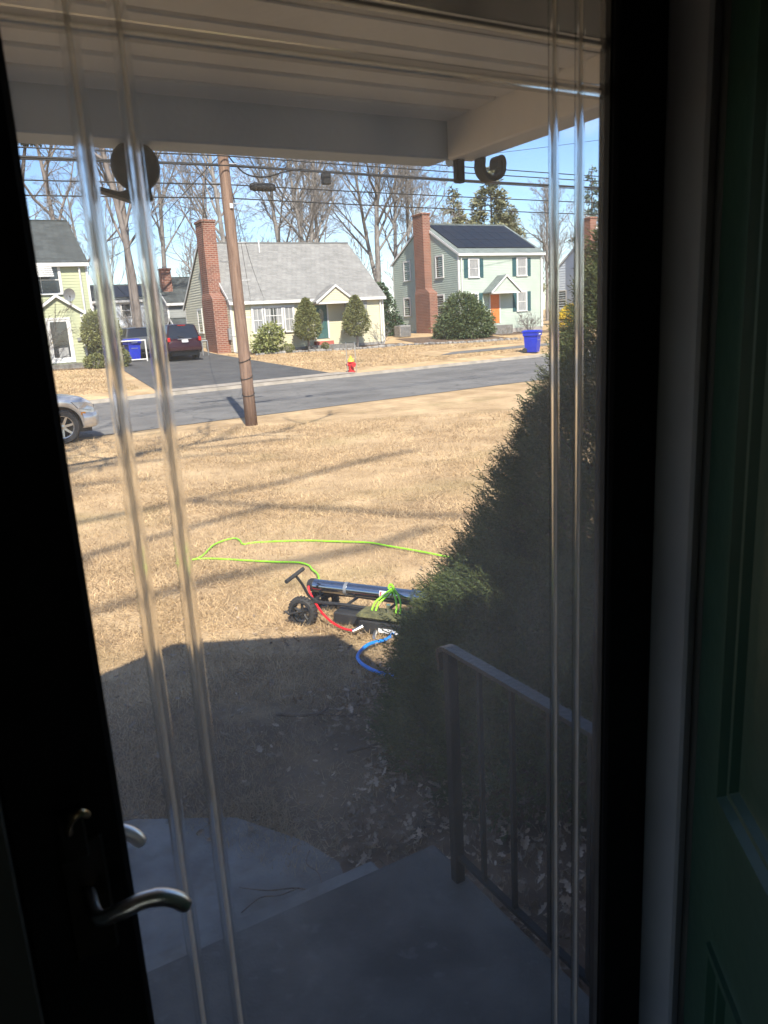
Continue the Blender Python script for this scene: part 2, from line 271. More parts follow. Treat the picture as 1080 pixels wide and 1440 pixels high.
# ------------------------------------------------------------------ mesh helpers
class MB:
    def __init__(s):
        s.v = []; s.f = []; s.smooth = False
    def quad(s, a, b, c, d):
        n = len(s.v); s.v += [a, b, c, d]; s.f.append((n, n + 1, n + 2, n + 3)); return s
    def poly(s, pts):
        n = len(s.v); s.v += list(pts); s.f.append(tuple(range(n, n + len(pts)))); return s
    def box(s, x0, x1, y0, y1, z0, z1):
        n = len(s.v)
        s.v += [(x0, y0, z0), (x1, y0, z0), (x1, y1, z0), (x0, y1, z0), (x0, y0, z1), (x1, y0, z1), (x1, y1, z1), (x0, y1, z1)]
        s.f += [tuple(n + i for i in q) for q in ((3, 2, 1, 0), (4, 5, 6, 7), (0, 1, 5, 4), (1, 2, 6, 5), (2, 3, 7, 6), (3, 0, 4, 7))]
        return s
    def bevbox(s, x0, x1, y0, y1, z0, z1, b):
        # box with chamfered edges (convex hull style): 24 verts
        n = len(s.v); P = []
        for zi, z in ((0, z0), (1, z0 + b), (2, z1 - b), (3, z1)):
            i = b if zi in (0, 3) else 0
            P += [(x0 + b + 0 * i, y0 + i, z), (x1 - b, y0 + i, z), (x1 - i, y0 + b, z), (x1 - i, y1 - b, z), (x1 - b, y1 - i, z), (x0 + b, y1 - i, z), (x0 + i, y1 - b, z), (x0 + i, y0 + b, z)]
        s.v += P
        for k in range(3):
            for j in range(8):
                s.f.append((n + k * 8 + j, n + k * 8 + (j + 1) % 8, n + (k + 1) * 8 + (j + 1) % 8, n + (k + 1) * 8 + j))
        s.f.append(tuple(n + j for j in range(7, -1, -1))); s.f.append(tuple(n + 24 + j for j in range(8)))
        return s
    def tube(s, pts, r, sides=8, cap=True):
        pts = [Vector(p) for p in pts]
        rs = r if isinstance(r, (list, tuple)) else [r] * len(pts)
        n0 = len(s.v); u = None
        for i, p in enumerate(pts):
            d = (pts[min(i + 1, len(pts) - 1)] - pts[max(i - 1, 0)])
            d = d.normalized() if d.length > 1e-9 else Vector((0, 0, 1))
            if u is None:
                u = d.orthogonal().normalized()
            else:
                u = (u - d * u.dot(d)); u = u.normalized() if u.length > 1e-6 else d.orthogonal().normalized()
            w = d.cross(u)
            for k in range(sides):
                t = 2 * math.pi * k / sides
                s.v.append(tuple(p + (u * math.cos(t) + w * math.sin(t)) * rs[i]))
        for i in range(len(pts) - 1):
            for k in range(sides):
                s.f.append((n0 + i * sides + k, n0 + i * sides + (k + 1) % sides, n0 + (i + 1) * sides + (k + 1) % sides, n0 + (i + 1) * sides + k))
        if cap:
            s.f.append(tuple(n0 + k for k in range(sides - 1, -1, -1))); s.f.append(tuple(n0 + (len(pts) - 1) * sides + k for k in range(sides)))
        return s
    def lathe(s, prof, origin=(0, 0, 0), axis='z', sides=20, cap=True):
        n0 = len(s.v); ox, oy, oz = origin
        for r, h in prof:
            for k in range(sides):
                t = 2 * math.pi * k / sides; c, d = r * math.cos(t), r * math.sin(t)
                p = {'z': (c, d, h), 'y': (c, h, d), 'x': (h, c, d)}[axis]
                s.v.append((ox + p[0], oy + p[1], oz + p[2]))
        for i in range(len(prof) - 1):
            for k in range(sides):
                s.f.append((n0 + i * sides + k, n0 + i * sides + (k + 1) % sides, n0 + (i + 1) * sides + (k + 1) % sides, n0 + (i + 1) * sides + k))
        if cap:
            s.f.append(tuple(n0 + k for k in range(sides - 1, -1, -1))); s.f.append(tuple(n0 + (len(prof) - 1) * sides + k for k in range(sides)))
        return s
    def ribbon(s, pts, wdir, w, th):
        # flat bar swept along pts, width along wdir, thickness th in the plane of the path
        wv = Vector(wdir).normalized(); pts = [Vector(p) for p in pts]; n0 = len(s.v)
        for i, p in enumerate(pts):
            d = (pts[min(i + 1, len(pts) - 1)] - pts[max(i - 1, 0)]).normalized(); nn = d.cross(wv).normalized()
            for a_, b_ in ((-1, -1), (1, -1), (1, 1), (-1, 1)):
                s.v.append(tuple(p + wv * (a_ * w / 2) + nn * (b_ * th / 2)))
        for i in range(len(pts) - 1):
            for k in range(4):
                s.f.append((n0 + i * 4 + k, n0 + i * 4 + (k + 1) % 4, n0 + (i + 1) * 4 + (k + 1) % 4, n0 + (i + 1) * 4 + k))
        m_ = n0 + (len(pts) - 1) * 4
        s.f += [(n0 + 3, n0 + 2, n0 + 1, n0), (m_, m_ + 1, m_ + 2, m_ + 3)]
        return s
    def arrays(s, V, F):
        n = len(s.v); s.v += [tuple(x) for x in V]; s.f += [tuple(n + i for i in f) for f in F]; return s

def root_loc(o):
    while o is not None and o.parent is not None:
        o = o.parent
    return Vector(o.location) if o is not None else Vector((0, 0, 0))

def obj(name, mb, material, parent=None, local=False, smooth=False, label=None, kind=None):
    me = bpy.data.meshes.new(name)
    off = Vector((0, 0, 0)) if (local or parent is None) else root_loc(parent)
    if isinstance(mb, MB):
        vv = [(p[0] - off.x, p[1] - off.y, p[2] - off.z) for p in mb.v]
        me.from_pydata(vv, [], mb.f)
    else:
        V, F = mb      # numpy arrays, F (n,3)
        V = V - np.array(off)
        me.vertices.add(len(V)); me.vertices.foreach_set('co', V.astype(np.float32).ravel())
        me.loops.add(F.size); me.loops.foreach_set('vertex_index', F.astype(np.int32).ravel())
        me.polygons.add(len(F)); me.polygons.foreach_set('loop_start', np.arange(0, F.size, F.shape[1], dtype=np.int32))
        me.update(calc_edges=True)
    me.materials.append(MATS[material])
    if smooth:
        me.polygons.foreach_set('use_smooth', [True] * len(me.polygons))
        if smooth != 'all':
            try:
                me.set_sharp_from_angle(angle=math.radians(40))
            except Exception:
                pass
    me.update()
    o = bpy.data.objects.new(name, me); col.objects.link(o)
    if parent is not None:
        o.parent = parent
    if label: o['label'] = label
    if kind: o['kind'] = kind
    return o

def tag(o, label, cat, group=None):
    o['label'] = label; o['category'] = cat
    if group: o['group'] = group
    return o

def thing(name, label, cat, loc=(0, 0, 0), rz=0.0, group=None):
    o = bpy.data.objects.new(name, None); o.empty_display_size = 0.2; col.objects.link(o)
    o.location = loc; o.rotation_euler = (0, 0, rz)
    return tag(o, label, cat, group)

def struct(name, mb, material, smooth=False):
    o = obj(name, mb, material, smooth=smooth); o['kind'] = 'structure'; return o

def copy_tree(o, parent=None):
    c = o.copy(); col.objects.link(c); c.parent = parent
    for ch in list(o.children):
        copy_tree(ch, c)
    return c

def circle_pts(cx, cy, r, a0, a1, n):
    return [(cx + r * math.cos(a0 + (a1 - a0) * i / n), cy + r * math.sin(a0 + (a1 - a0) * i / n)) for i in range(n + 1)]

def spline(pts, n=8):
    P = [Vector(p) for p in pts]; out = []
    for i in range(len(P) - 1):
        p0, p1, p2, p3 = P[max(i - 1, 0)], P[i], P[i + 1], P[min(i + 2, len(P) - 1)]
        for k in range(n):
            t = k / n
            out.append(0.5 * ((2 * p1) + (p2 - p0) * t + (2 * p0 - 5 * p1 + 4 * p2 - p3) * t * t + (3 * p1 - p0 - 3 * p2 + p3) * t ** 3))
    out.append(P[-1]); return out

# ------------------------------------------------------------------ terrain
def sstep(a_, b_, x):
    t = min(1, max(0, (x - a_) / (b_ - a_))); return t * t * (3 - 2 * t)
def near(X): return 19.1 + .11 * (X - 3.3)
def far(X): return 29.8 + .13 * (X - 11.4)
def terr(X, Y):
    f = far(X)
    if Y < f: return -.2 * sstep(3, 11, Y)
    d = Y - f
    return -.2 + .12 + .07 * min(d, 16.5) + .015 * max(0, min(d - 16.5, 200))

def ground():
    xs = [-400, -200, -100, -60, -40] + [-30 + 2 * i for i in range(66)] + [110, 140, 200, 300, 500]
    rows = []
    for Yv in (-400, -120, -50, -20, -8, -3, 0, 1.2, 2.2, 3, 4, 5, 6, 7, 8, 9, 10, 11, 13):
        rows.append(lambda X, Yv=Yv: (Yv, -.2 * sstep(3, 11, Yv)))
    rows.append(lambda X: (near(X), -.2)); rows.append(lambda X: (far(X) - .02, -.215)); rows.append(lambda X: (far(X) + .14, -.085))
    for dd in (1.2, 3, 5, 8, 11, 14, 16.5, 18, 25, 40, 70, 120, 250, 500):
        rows.append(lambda X, dd=dd: (far(X) + dd, terr(X, far(X) + dd)))
    mb = MB()
    for r in rows:
        for x in xs:
            y, z = r(x); bumpz = 0.0
            if 3 < y < 18: bumpz = 0.012 * math.sin(x * 1.7 + y * .9) + 0.01 * math.sin(y * 2.3 - x)
            mb.v.append((x, y, z + bumpz - 0.006))
    nx = len(xs)
    for j in range(len(rows) - 1):
        for i in range(nx - 1):
            mb.f.append((j * nx + i, j * nx + i + 1, (j + 1) * nx + i + 1, (j + 1) * nx + i))
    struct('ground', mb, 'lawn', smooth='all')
ground()

def strip(name, fa, fb, x0, x1, material, dz, step=2.0, sub=1, za=None):
    mb = MB(); n = int((x1 - x0) / step)
    for i in range(n + 1):
        x = x0 + (x1 - x0) * i / n
        for k in range(sub + 1):
            y = fa(x) + (fb(x) - fa(x)) * k / sub
            z = (terr(x, y) if za is None else za) + dz
            mb.v.append((x, y, z))
    w = sub + 1
    for i in range(n):
        for k in range(sub):
            mb.f.append((i * w + k, (i + 1) * w + k, (i + 1) * w + k + 1, i * w + k + 1))
    return struct(name, mb, material)
strip('road', lambda x: near(x) + .25 * math.sin(x * 1.3) * .15, lambda x: far(x) - .02, -120, 160, 'asphalt', .006, sub=2, za=-.2)
# far kerb, a real step
mb = MB()
for i in range(141):
    x = -120 + 2 * i; y = far(x)
    mb.v += [(x, y - .03, -.21), (x, y, -.075), (x, y + .16, -.068), (x, y + .16, -.2)]
for i in range(140):
    for k in range(3):
        mb.f.append((i * 4 + k, (i + 1) * 4 + k, (i + 1) * 4 + k + 1, i * 4 + k + 1))
struct('kerb', mb, 'kerb')

def sheet(name, pts, material, dz, div=6):
    # quad sheet draped on the terrain; pts = 4 corners (x,y)
    mb = MB(); A, B, C_, D = [np.array(p, float) for p in pts]
    for j in range(div + 1):
        for i in range(div + 1):
            u, v = i / div, j / div
            p = (A * (1 - u) + B * u) * (1 - v) + (D * (1 - u) + C_ * u) * v
            mb.v.append((p[0], p[1], terr(p[0], p[1]) + dz))
    for j in range(div):
        for i in range(div):
            k = j * (div + 1) + i
            mb.f.append((k, k + 1, k + div + 2, k + div + 1))
    return struct(name, mb, material)
sheet('driveway', [(7.2, 29.5), (15.3, 30.6), (13.9, 43.0), (8.0, 43.0)], 'drive_asphalt', .012, 16)
sheet('driveway', [(8.0, 43.01), (13.9, 43.01), (13.9, 58), (8.5, 58)], 'drive_asphalt', .012, 8)
sheet('driveway', [(23.5, 34.8), (34.5, 36.2), (36.0, 37.6), (25.2, 36.0)], 'asphalt', .012, 8)
sheet('driveway_apron', [(7.4, 29.42), (16.4, 30.62), (15.6, 31.3), (7.6, 30.1)], 'kerb', .016, 8)
sheet('garden_bed', [(15.6, 41.2), (26, 41.2), (26, 42.9), (15.0, 42.9)], 'bed_soil', .014, 8)
sheet('garden_bed', [(26.5, 40.5), (34, 41.5), (34.5, 46), (27.5, 46)], 'bed_soil', .014, 8)
sheet('garden_bed', [(35.0, 44.0), (41.5, 44.2), (41.5, 46), (35.0, 46)], 'bed_soil', .014, 8)
sheet('garden_bed', [(1.0, 40.2), (8.0, 39.4), (8.0, 42.2), (1.0, 42.2)], 'bed_soil', .014, 8)

# walkway at the foot of the steps
mb = MB(); top = [(-1.6, 2.05), (.97, 2.05), (1.04, 2.36), (.98, 2.55), (.80, 2.86), (.43, 3.10), (-.3, 3.28), (-1.6, 3.4)]
mb.poly([(x, y, .014) for x, y in top])
for i in range(len(top)):
    p, q = top[i], top[(i + 1) % len(top)]
    mb.quad((p[0], p[1], -.05), (q[0], q[1], -.05), (q[0], q[1], .014), (p[0], p[1], .014))
struct('path', mb, 'concrete')
mb = MB(); rb = random.Random(9)
ring = [(1.16, .8), (1.16, 1.84), (1.07, 1.86), (1.07, 2.1)] + [(1.0 + .30 * k + rb.uniform(-.07, .07), 2.35 + .19 * k + rb.uniform(-.10, .10)) for k in range(12)] + [(5.4, 4.2), (5.6, .8)]
mb.poly([(x, y, .006) for x, y in ring])
struct('garden_bed', mb, 'bed_soil')

mb = MB(); rb = random.Random(3); N_ = 70
for i in range(N_ + 1):
    x = -1.0 + 2.05 * i / N_
    mb.v += [(x, 2.1065, .018), (x, 2.1065 + .008 + .03 * rb.random() ** 2 + (.015 if x > .4 else 0), .0165)]
for i in range(N_): mb.f.append((2 * i, 2 * i + 2, 2 * i + 3, 2 * i + 1))
struct('path_joint', mb, 'bed_soil')

# ------------------------------------------------------------------ the house behind the doorway
hs = thing('house', 'dark interior of the house whose open front doorway frames the view', 'house', (0.4, 0.62, 0))
obj('floor', MB().box(-3, 4, -6.5, 0.765, .30, .45), 'floor_wood', hs)
obj('ceiling', MB().box(-3, 4, -6.5, .60, 2.60, 2.66), 'house_dark', hs)
obj('wall', MB().box(-3.0, -.075, .62, .765, .2, 2.62), 'house_dark', hs)
obj('wall', MB().box(.935, 4.0, .62, .765, .2, 2.62), 'house_dark', hs)
obj('wall', MB().box(-.075, .935, .62, .765, 2.50, 2.62), 'house_dark', hs)
obj('wall', MB().box(-3.2, -3.0, -6.5, -2.6, .2, 2.62).box(-3.2, -3.0, -.6, .765, .2, 2.62).box(-3.2, -3.0, -2.6, -.6, .2, 1.0).box(-3.2, -3.0, -2.6, -.6, 2.3, 2.62), 'house_dark', hs)
fill_window = obj('window', MB().box(-3.15, -3.05, -2.6, -2.54, 1.0, 2.3).box(-3.15, -3.05, -.66, -.6, 1.0, 2.3).box(-3.15, -3.05, -2.54, -.66, 1.0, 1.06).box(-3.15, -3.05, -2.54, -.66, 2.24, 2.3).box(-3.14, -3.06, -2.54, -.66, 1.62, 1.67), 'jamb_paint', hs)  # unseen side window, added to bring fill light into the room
obj('pane', MB().quad((-3.1, -2.54, 1.06), (-3.1, -.66, 1.06), (-3.1, -.66, 2.24), (-3.1, -2.54, 2.24)), 'dust_glare_glass', fill_window)
obj('wall', MB().box(4.0, 4.2, -6.5, .765, .2, 2.62), 'house_dark', hs)
obj('wall', MB().box(-3.2, -.4, -6.7, -6.5, .2, 2.62).box(1.8, 4.2, -6.7, -6.5, .2, 2.62).box(-.4, 1.8, -6.7, -6.5, .2, .9).box(-.4, 1.8, -6.7, -6.5, 2.35, 2.62), 'house_dark', hs)
bw = obj('window', MB().box(-.4, -.34, -6.65, -6.55, .9, 2.35).box(1.74, 1.8, -6.65, -6.55, .9, 2.35).box(-.34, 1.74, -6.65, -6.55, .9, .96).box(-.34, 1.74, -6.65, -6.55, 2.29, 2.35).box(.67, .73, -6.64, -6.56, .96, 2.29), 'jamb_paint', hs)  # unseen back window, added to brighten the inner face of the door frame
obj('pane', MB().quad((-.34, -6.6, .96), (1.74, -6.6, .96), (1.74, -6.6, 2.29), (-.34, -6.6, 2.29)), 'dust_glare_glass', bw)
obj('foundation', MB().box(-3.2, 4.2, -6.6, .83, -.3, .29), 'foundation', hs)
# main roof: front eave at y=1.0 z=2.45, ridge further back; unseen wing to the right, added to shade the shrub
rf = MB()
rf.poly([(-6.5, 1.0, 2.45), (1.43, 1.0, 2.45), (1.43, -3.5, 5.5), (-6.5, -3.5, 5.5)])
rf.poly([(-6.5, 1.0, 2.53), (-6.5, -3.5, 5.6), (1.43, -3.5, 5.6), (1.43, 1.0, 2.53)])
rf.poly([(-6.5, -3.5, 5.5), (1.43, -3.5, 5.5), (1.43, -8.0, 2.45), (-6.5, -8.0, 2.45)])
rf.quad((-6.5, 1.0, 2.45), (1.43, 1.0, 2.45), (1.43, 1.0, 2.53), (-6.5, 1.0, 2.53))
obj('roof', rf, 'roof_dark', hs)
obj('shade_wing_wall', MB().box(1.48, 7.0, -6.4, .95, 2.63, 3.60), 'house_white', hs)
rf = MB()
rf.poly([(1.44, 1.1, 3.61), (7.2, 1.1, 3.61), (7.2, -2.7, 4.5), (1.44, -2.7, 4.5)])
rf.poly([(1.44, -2.7, 4.5), (7.2, -2.7, 4.5), (7.2, -6.6, 3.61), (1.44, -6.6, 3.61)])
obj('shade_wing_roof', rf, 'roof_dark', hs)
# door jambs and casings
obj('jamb', MB().box(-.072, -.012, .58, .762, .45, 2.50), 'casing_dark', hs, label='dark jamb at the latch side of the doorway')
obj('jamb', MB().bevbox(.832, .932, .654, .762, .452, 2.50, .004), 'jamb_paint', hs, label='grey painted jamb at the hinge side of the doorway')
obj('door_stop', MB().box(-.0118, .012, .7455, .761, .47, 2.455), 'casing_dark', hs)
obj('door_stop', MB().box(.815, .8318, .7455, .761, .47, 2.455), 'casing_dark', hs)
obj('jamb_rabbet', MB().box(.848, .932, .615, .6535, .452, 2.50), 'casing_dark', hs)
obj('head_jamb', MB().box(-.012, .832, .62, .762, 2.46, 2.498), 'jamb_paint', hs)
obj('threshold', MB().box(-.012, .832, .62, .80, .44, .468), 'storm_frame', hs)
obj('casing', MB().box(-.18, -.074, .596, .618, .45, 2.60), 'casing_dark', hs)
obj('casing', MB().box(.934, 1.04, .596, .618, .45, 2.60), 'casing_dark', hs)

# storm door with pane, clear bevel strips and levers
sd = thing('storm_door', 'closed dark storm door with full glass pane and paired clear bevel strips', 'door', (.41, .73, .47))
obj('stile', MB().bevbox(-.0118, .086, .712, .744, .475, 2.455, .004), 'storm_frame', sd)
obj('stile', MB().bevbox(.744, .8318, .712, .744, .475, 2.455, .004), 'storm_frame', sd)
obj('rail', MB().box(.086, .744, .714, .742, 2.40, 2.452), 'storm_frame', sd)
obj('rail', MB().box(.086, .744, .714, .742, .477, .62), 'storm_frame', sd)
pane = obj('pane', MB().quad((.084, .73, .618), (.746, .73, .618), (.746, .73, 2.402), (.084, .73, 2.402)), 'dust_glare_glass', sd)
for x0, x1 in ((.0865, .0885), (.7415, .7435)):
    obj('gasket', MB().box(x0, x1, .7205, .7285, .622, 2.398), 'rubber', sd)
for z in (.62, 1.02, 1.30, 1.78, 2.10):
    obj('screw', MB().lathe([(.0045, -.0022), (.0042, -.003), (.001, -.0032)], (.018, .7122, z), 'y', 10), 'iron', sd)
    obj('screw', MB().lathe([(.0045, -.0022), (.0042, -.003), (.001, -.0032)], (.795, .7122, z), 'y', 10), 'iron', sd)
def bevel_strip(p0, p1, ndir):
    # slim clear ridge: half-round profile with a flat crown
    p0 = Vector(p0); p1 = Vector(p1); d = (p1 - p0).normalized(); nv = Vector(ndir); w = d.cross(nv)
    prof = [(-.0080, 0.0004), (-.0076, .0009), (-.0055, .0012), (-.0034, .0009), (-.0026, .0006), (.0026, .0006), (.0034, .0009), (.0055, .0012), (.0076, .0009), (.0080, .0004)]
    mb = MB()
    for p in (p0, p1):
        for u, h in prof:
            mb.v.append(tuple(p + w * u + nv * h))
    k = len(prof)
    for i in range(k):
        mb.f.append((i, (i + 1) % k, k + (i + 1) % k, k + i))
    mb.f.append(tuple(range(k - 1, -1, -1))); mb.f.append(tuple(range(k, 2 * k)))
    return mb
def bead(p0, p1, ndir, w=.0025, h=.0024):
    p0 = Vector(p0); p1 = Vector(p1); d = (p1 - p0).normalized(); nv = Vector(ndir); wv = d.cross(nv); mb = MB(); K = 8
    for p in (p0, p1):
        for i in range(K + 1):
            t_ = math.pi * i / K; mb.v.append(tuple(p + wv * (w * math.cos(t_)) + nv * (.0008 + h * math.sin(t_))))
    for i in range(K): mb.f.append((i, i + 1, K + 2 + i, K + 1 + i))
    return mb
for X_ in (.1405, .1815, .6605, .7005):
    obj('bead_line', bead((X_, .7275, .622), (X_, .7275, 2.398), (0, -1, 0)), 'frosted_bead', pane, smooth=True)
for Z_ in (2.281, 2.330):
    obj('bead_line', bead((.088, .7325, Z_), (.742, .7325, Z_), (0, 1, 0)), 'frosted_bead', pane, smooth=True)
for X_ in (.1405, .1815, .6605, .7005):
    obj('bevel_strip', bevel_strip((X_, .728, .622), (X_, .728, 2.398), (0, -1, 0)), 'clear_strip', pane, smooth=True)
for Z_ in (2.281, 2.330):
    obj('bevel_strip', bevel_strip((.088, .732, Z_), (.742, .732, Z_), (0, 1, 0)), 'clear_strip', pane, smooth=True)
def lever(yb, s, zoff, name, kx):
    # s=-1 inside, +1 outside
    lv = obj(name, MB().tube(spline([(.046, yb, 1.468 + zoff), (.046, yb + s * .038, 1.468 + zoff), (.046 + (.052 - .046) * kx, yb + s * .052, 1.470 + zoff), (.046 + (.070 - .046) * kx, yb + s * .058, 1.4745 + zoff), (.046 + (.092 - .046) * kx, yb + s * .058, 1.476 + zoff), (.046 + (.112 - .046) * kx, yb + s * .058, 1.472 + zoff), (.046 + (.128 - .046) * kx, yb + s * .057, 1.462 + zoff), (.046 + (.139 - .046) * kx, yb + s * .056, 1.449 + zoff)], 6),
             [.0068] * 8 + [.0070] * 10 + [.0078] * 10 + [.0082] * 11 + [.008, .0075, .0068, .0048][:4], 14), 'chrome', sd, smooth='all')
    obj('rose', MB().bevbox(.024, .066, yb - .004 if s > 0 else yb - .007, yb + .007 if s > 0 else yb + .004, 1.395 + zoff, 1.525 + zoff, .003), 'dark_plate', lv)
    return lv
lever(.711, -1, .044, 'inside_lever', .86)
lever(.745, 1, .027, 'outside_lever', .74)
lk = obj('lock_thumbturn', MB().tube(spline([(.038, .70, 1.595), (.036, .675, 1.60), (.036, .665, 1.612), (.040, .660, 1.622), (.048, .662, 1.624), (.053, .668, 1.616)], 5), .0035, 8), 'brass', sd, smooth='all')
obj('backplate', MB().bevbox(.028, .052, .697, .7045, 1.555, 1.605, .002), 'dark_plate', lk)

# green panelled inner door, swung inwards
gd_ang = math.atan2(-.81, -.59)
gd = thing('front_door', 'dark green panelled front door swung inward beside the doorway', 'door', (.829, .627, .46), gd_ang)
# local x along the leaf away from the hinge, local y into the room side facing away; camera face is -y
T = .042
obj('stile', MB().box(0, .105, 0, T, 0, 2.03), 'green_door', gd, local=True)
obj('stile', MB().box(.705, .81, 0, T, 0, 2.03), 'green_door', gd, local=True)
for z0, z1 in ((0, .22), (.735, .965), (1.90, 2.03)):
    obj('rail', MB().box(.105, .705, 0, T, z0, z1), 'green_door', gd, local=True)
def door_panel(z0, z1):
    pn = obj('panel', MB().bevbox(.104, .706, .012, T - .012, z0 - .001, z1 + .001, .001), 'green_door', gd, local=True)
    for side in (0, 1):
        y_in, y_out = (.0125, -.006) if side == 0 else (T - .0125, T + .006)
        x0, x1, w = .105, .705, .028
        mbm = MB()
        ring0 = [(x0, z0), (x1, z0), (x1, z1), (x0, z1)]
        def ring(off, y): return [(x0 + off, y, z0 + off), (x1 - off, y, z0 + off), (x1 - off, y, z1 - off), (x0 + off, y, z1 - off)]
        mid = (y_in + y_out) / 2
        R_ = [ring(-.008, 0 if side == 0 else T), ring(-.006, y_out), ring(.004, y_out), ring(.012, mid), ring(.020, mid), ring(w, y_in)]
        for r in R_: mbm.v += r
        for k in range(len(R_) - 1):
            for j in range(4):
                mbm.f.append((k * 4 + j, k * 4 + (j + 1) % 4, (k + 1) * 4 + (j + 1) % 4, (k + 1) * 4 + j))
        obj('moulding', mbm, 'green_door', pn, local=True)
    rc = obj('raised_field', MB().bevbox(.175, .635, .004, T - .004, z0 + .075, z1 - .075, .004), 'green_door', pn, local=True)
door_panel(.22, .735); door_panel(.965, 1.90)
for z in (.25, 1.0, 1.75):
    obj('hinge', MB().tube([(-.006, T + .004, z), (-.006, T + .004, z + .09)], .006, 8), 'brass', gd, local=True)

# ------------------------------------------------------------------ porch
pc = thing('porch', 'small front porch roof with white ribbed ceiling and painted beams', 'porch', (0, 1.0, 2.43))
nb = 10
for k in range(nb):
    y1 = 1.755 - k * .1085; y0 = y1 - .0905
    if y0 < .77: y0 = .77
    if y1 - y0 < .02: continue
    obj('ceiling_board', MB().bevbox(-.998, 1.235, y0, y1, 2.518 + rng.uniform(-.0012, .0012), 2.530, .003), 'porch_paint', pc)
obj('ceiling_backing', MB().box(-1.0, 1.24, .770, 1.765, 2.5305, 2.545), 'porch_paint', pc)
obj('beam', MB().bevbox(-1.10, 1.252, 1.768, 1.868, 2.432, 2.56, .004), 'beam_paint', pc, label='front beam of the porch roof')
obj('beam', MB().bevbox(1.238, 1.318, .770, 1.764, 2.428, 2.56, .004), 'porch_paint', pc, label='right side beam of the porch roof')
obj('beam', MB().bevbox(-1.10, -1.0, .770, 1.764, 2.430, 2.56, .004), 'porch_paint', pc, label='left side beam of the porch roof')
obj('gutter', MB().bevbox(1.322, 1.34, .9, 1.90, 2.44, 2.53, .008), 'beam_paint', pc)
obj('fascia', MB().bevbox(-1.10, 1.32, 1.872, 1.90, 2.455, 2.56, .004), 'porch_paint', pc)
APX = .22; AZ_ = 3.15
rf = MB()
for s_, xe in ((1, 1.34), (-1, -1.12)):
    rf.poly([(xe, .3, 2.545), (xe, 1.93, 2.545), (APX, 1.93, AZ_), (APX, .3, AZ_)])
    rf.poly([(xe, .3, 2.60), (APX, .3, AZ_ + .06), (APX, 1.93, AZ_ + .06), (xe, 1.93, 2.60)])
    rf.quad((xe, .3, 2.545), (xe, 1.93, 2.545), (xe, 1.93, 2.60), (xe, .3, 2.60))
    rf.quad((xe, 1.93, 2.545), (APX, 1.93, AZ_), (APX, 1.93, AZ_ + .06), (xe, 1.93, 2.60))
obj('roof', rf, 'roof_dark', pc)
obj('gable', MB().poly([(-1.09, 1.88, 2.561), (1.31, 1.88, 2.561), (APX, 1.88, AZ_ - .005)]), 'porch_paint', pc)

# iron scroll bracket under the right corner of the porch
sb = thing('scroll_bracket', 'black iron scroll bracket hanging below the right corner of the porch beam', 'bracket', (1.31, 1.72, 2.43))
obj('tab', MB().bevbox(1.253, 1.279, 1.742, 1.762, 2.372, 2.4315, .003), 'iron', sb)
cx, cz, r = 1.343, 2.408, .026
pp = [(1.308, 1.72, 2.437), (1.3105, 1.72, 2.425)] + [(cx + (.034) * math.cos(t), 1.72, cz + .030 * math.sin(t)) for t in [math.pi + i * math.pi * 1.02 / 10 for i in range(11)]]
pp += [(cx + .0345, 1.72, cz + .012), (cx + .030, 1.72, cz + .022), (cx + .020, 1.72, cz + .021), (cx + .0165, 1.72, cz + .010), (cx + .016, 1.72, cz - .004)]
obj('scroll', MB().ribbon(spline(pp, 3), (0, 1, 0), .034, .0115), 'iron', sb, smooth=True)
# round dark fixture under the front beam
rl = thing('porch_fixture', 'black round metal fixture with wedge bracket hanging below the front porch beam', 'fixture', (.45, 1.8, 2.432))
dm = MB(); dm.lathe([(.006, -.024), (.030, -.022), (.046, -.014), (.052, -.004), (.0525, .004), (.047, .010), (.02, .014)], (.452, 1.815, 2.388), 'y', 28)
obj('disc', dm, 'iron', rl, smooth=True)
mb = MB(); pr = [(.436, 2.352), (.474, 2.350), (.478, 2.318), (.440, 2.312), (.402, 2.324), (.366, 2.334), (.362, 2.339), (.370, 2.3415), (.408, 2.333), (.424, 2.338)]
mb.poly([(x, 1.80, z) for x, z in pr]); mb.poly([(x, 1.83, z) for x, z in reversed(pr)])
for i in range(len(pr)):
    p, q = pr[i], pr[(i + 1) % len(pr)]
    mb.quad((q[0], 1.80, q[1]), (p[0], 1.80, p[1]), (p[0], 1.83, p[1]), (q[0], 1.83, q[1]))
obj('wedge_bracket', mb, 'iron', rl)
obj('hanger', MB().bevbox(.446, .458, 1.80, 1.83, 2.432, 2.4385, .001), 'iron', rl)

# stoop
st = thing('stoop', 'grey concrete stoop with one lower step in front of the door', 'stoop', (0, 1.3, 0))
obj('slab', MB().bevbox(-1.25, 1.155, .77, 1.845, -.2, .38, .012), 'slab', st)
obj('step', MB().bevbox(-1.0, 1.055, 1.848, 2.105, -.2, .19, .01), 'concrete', st)

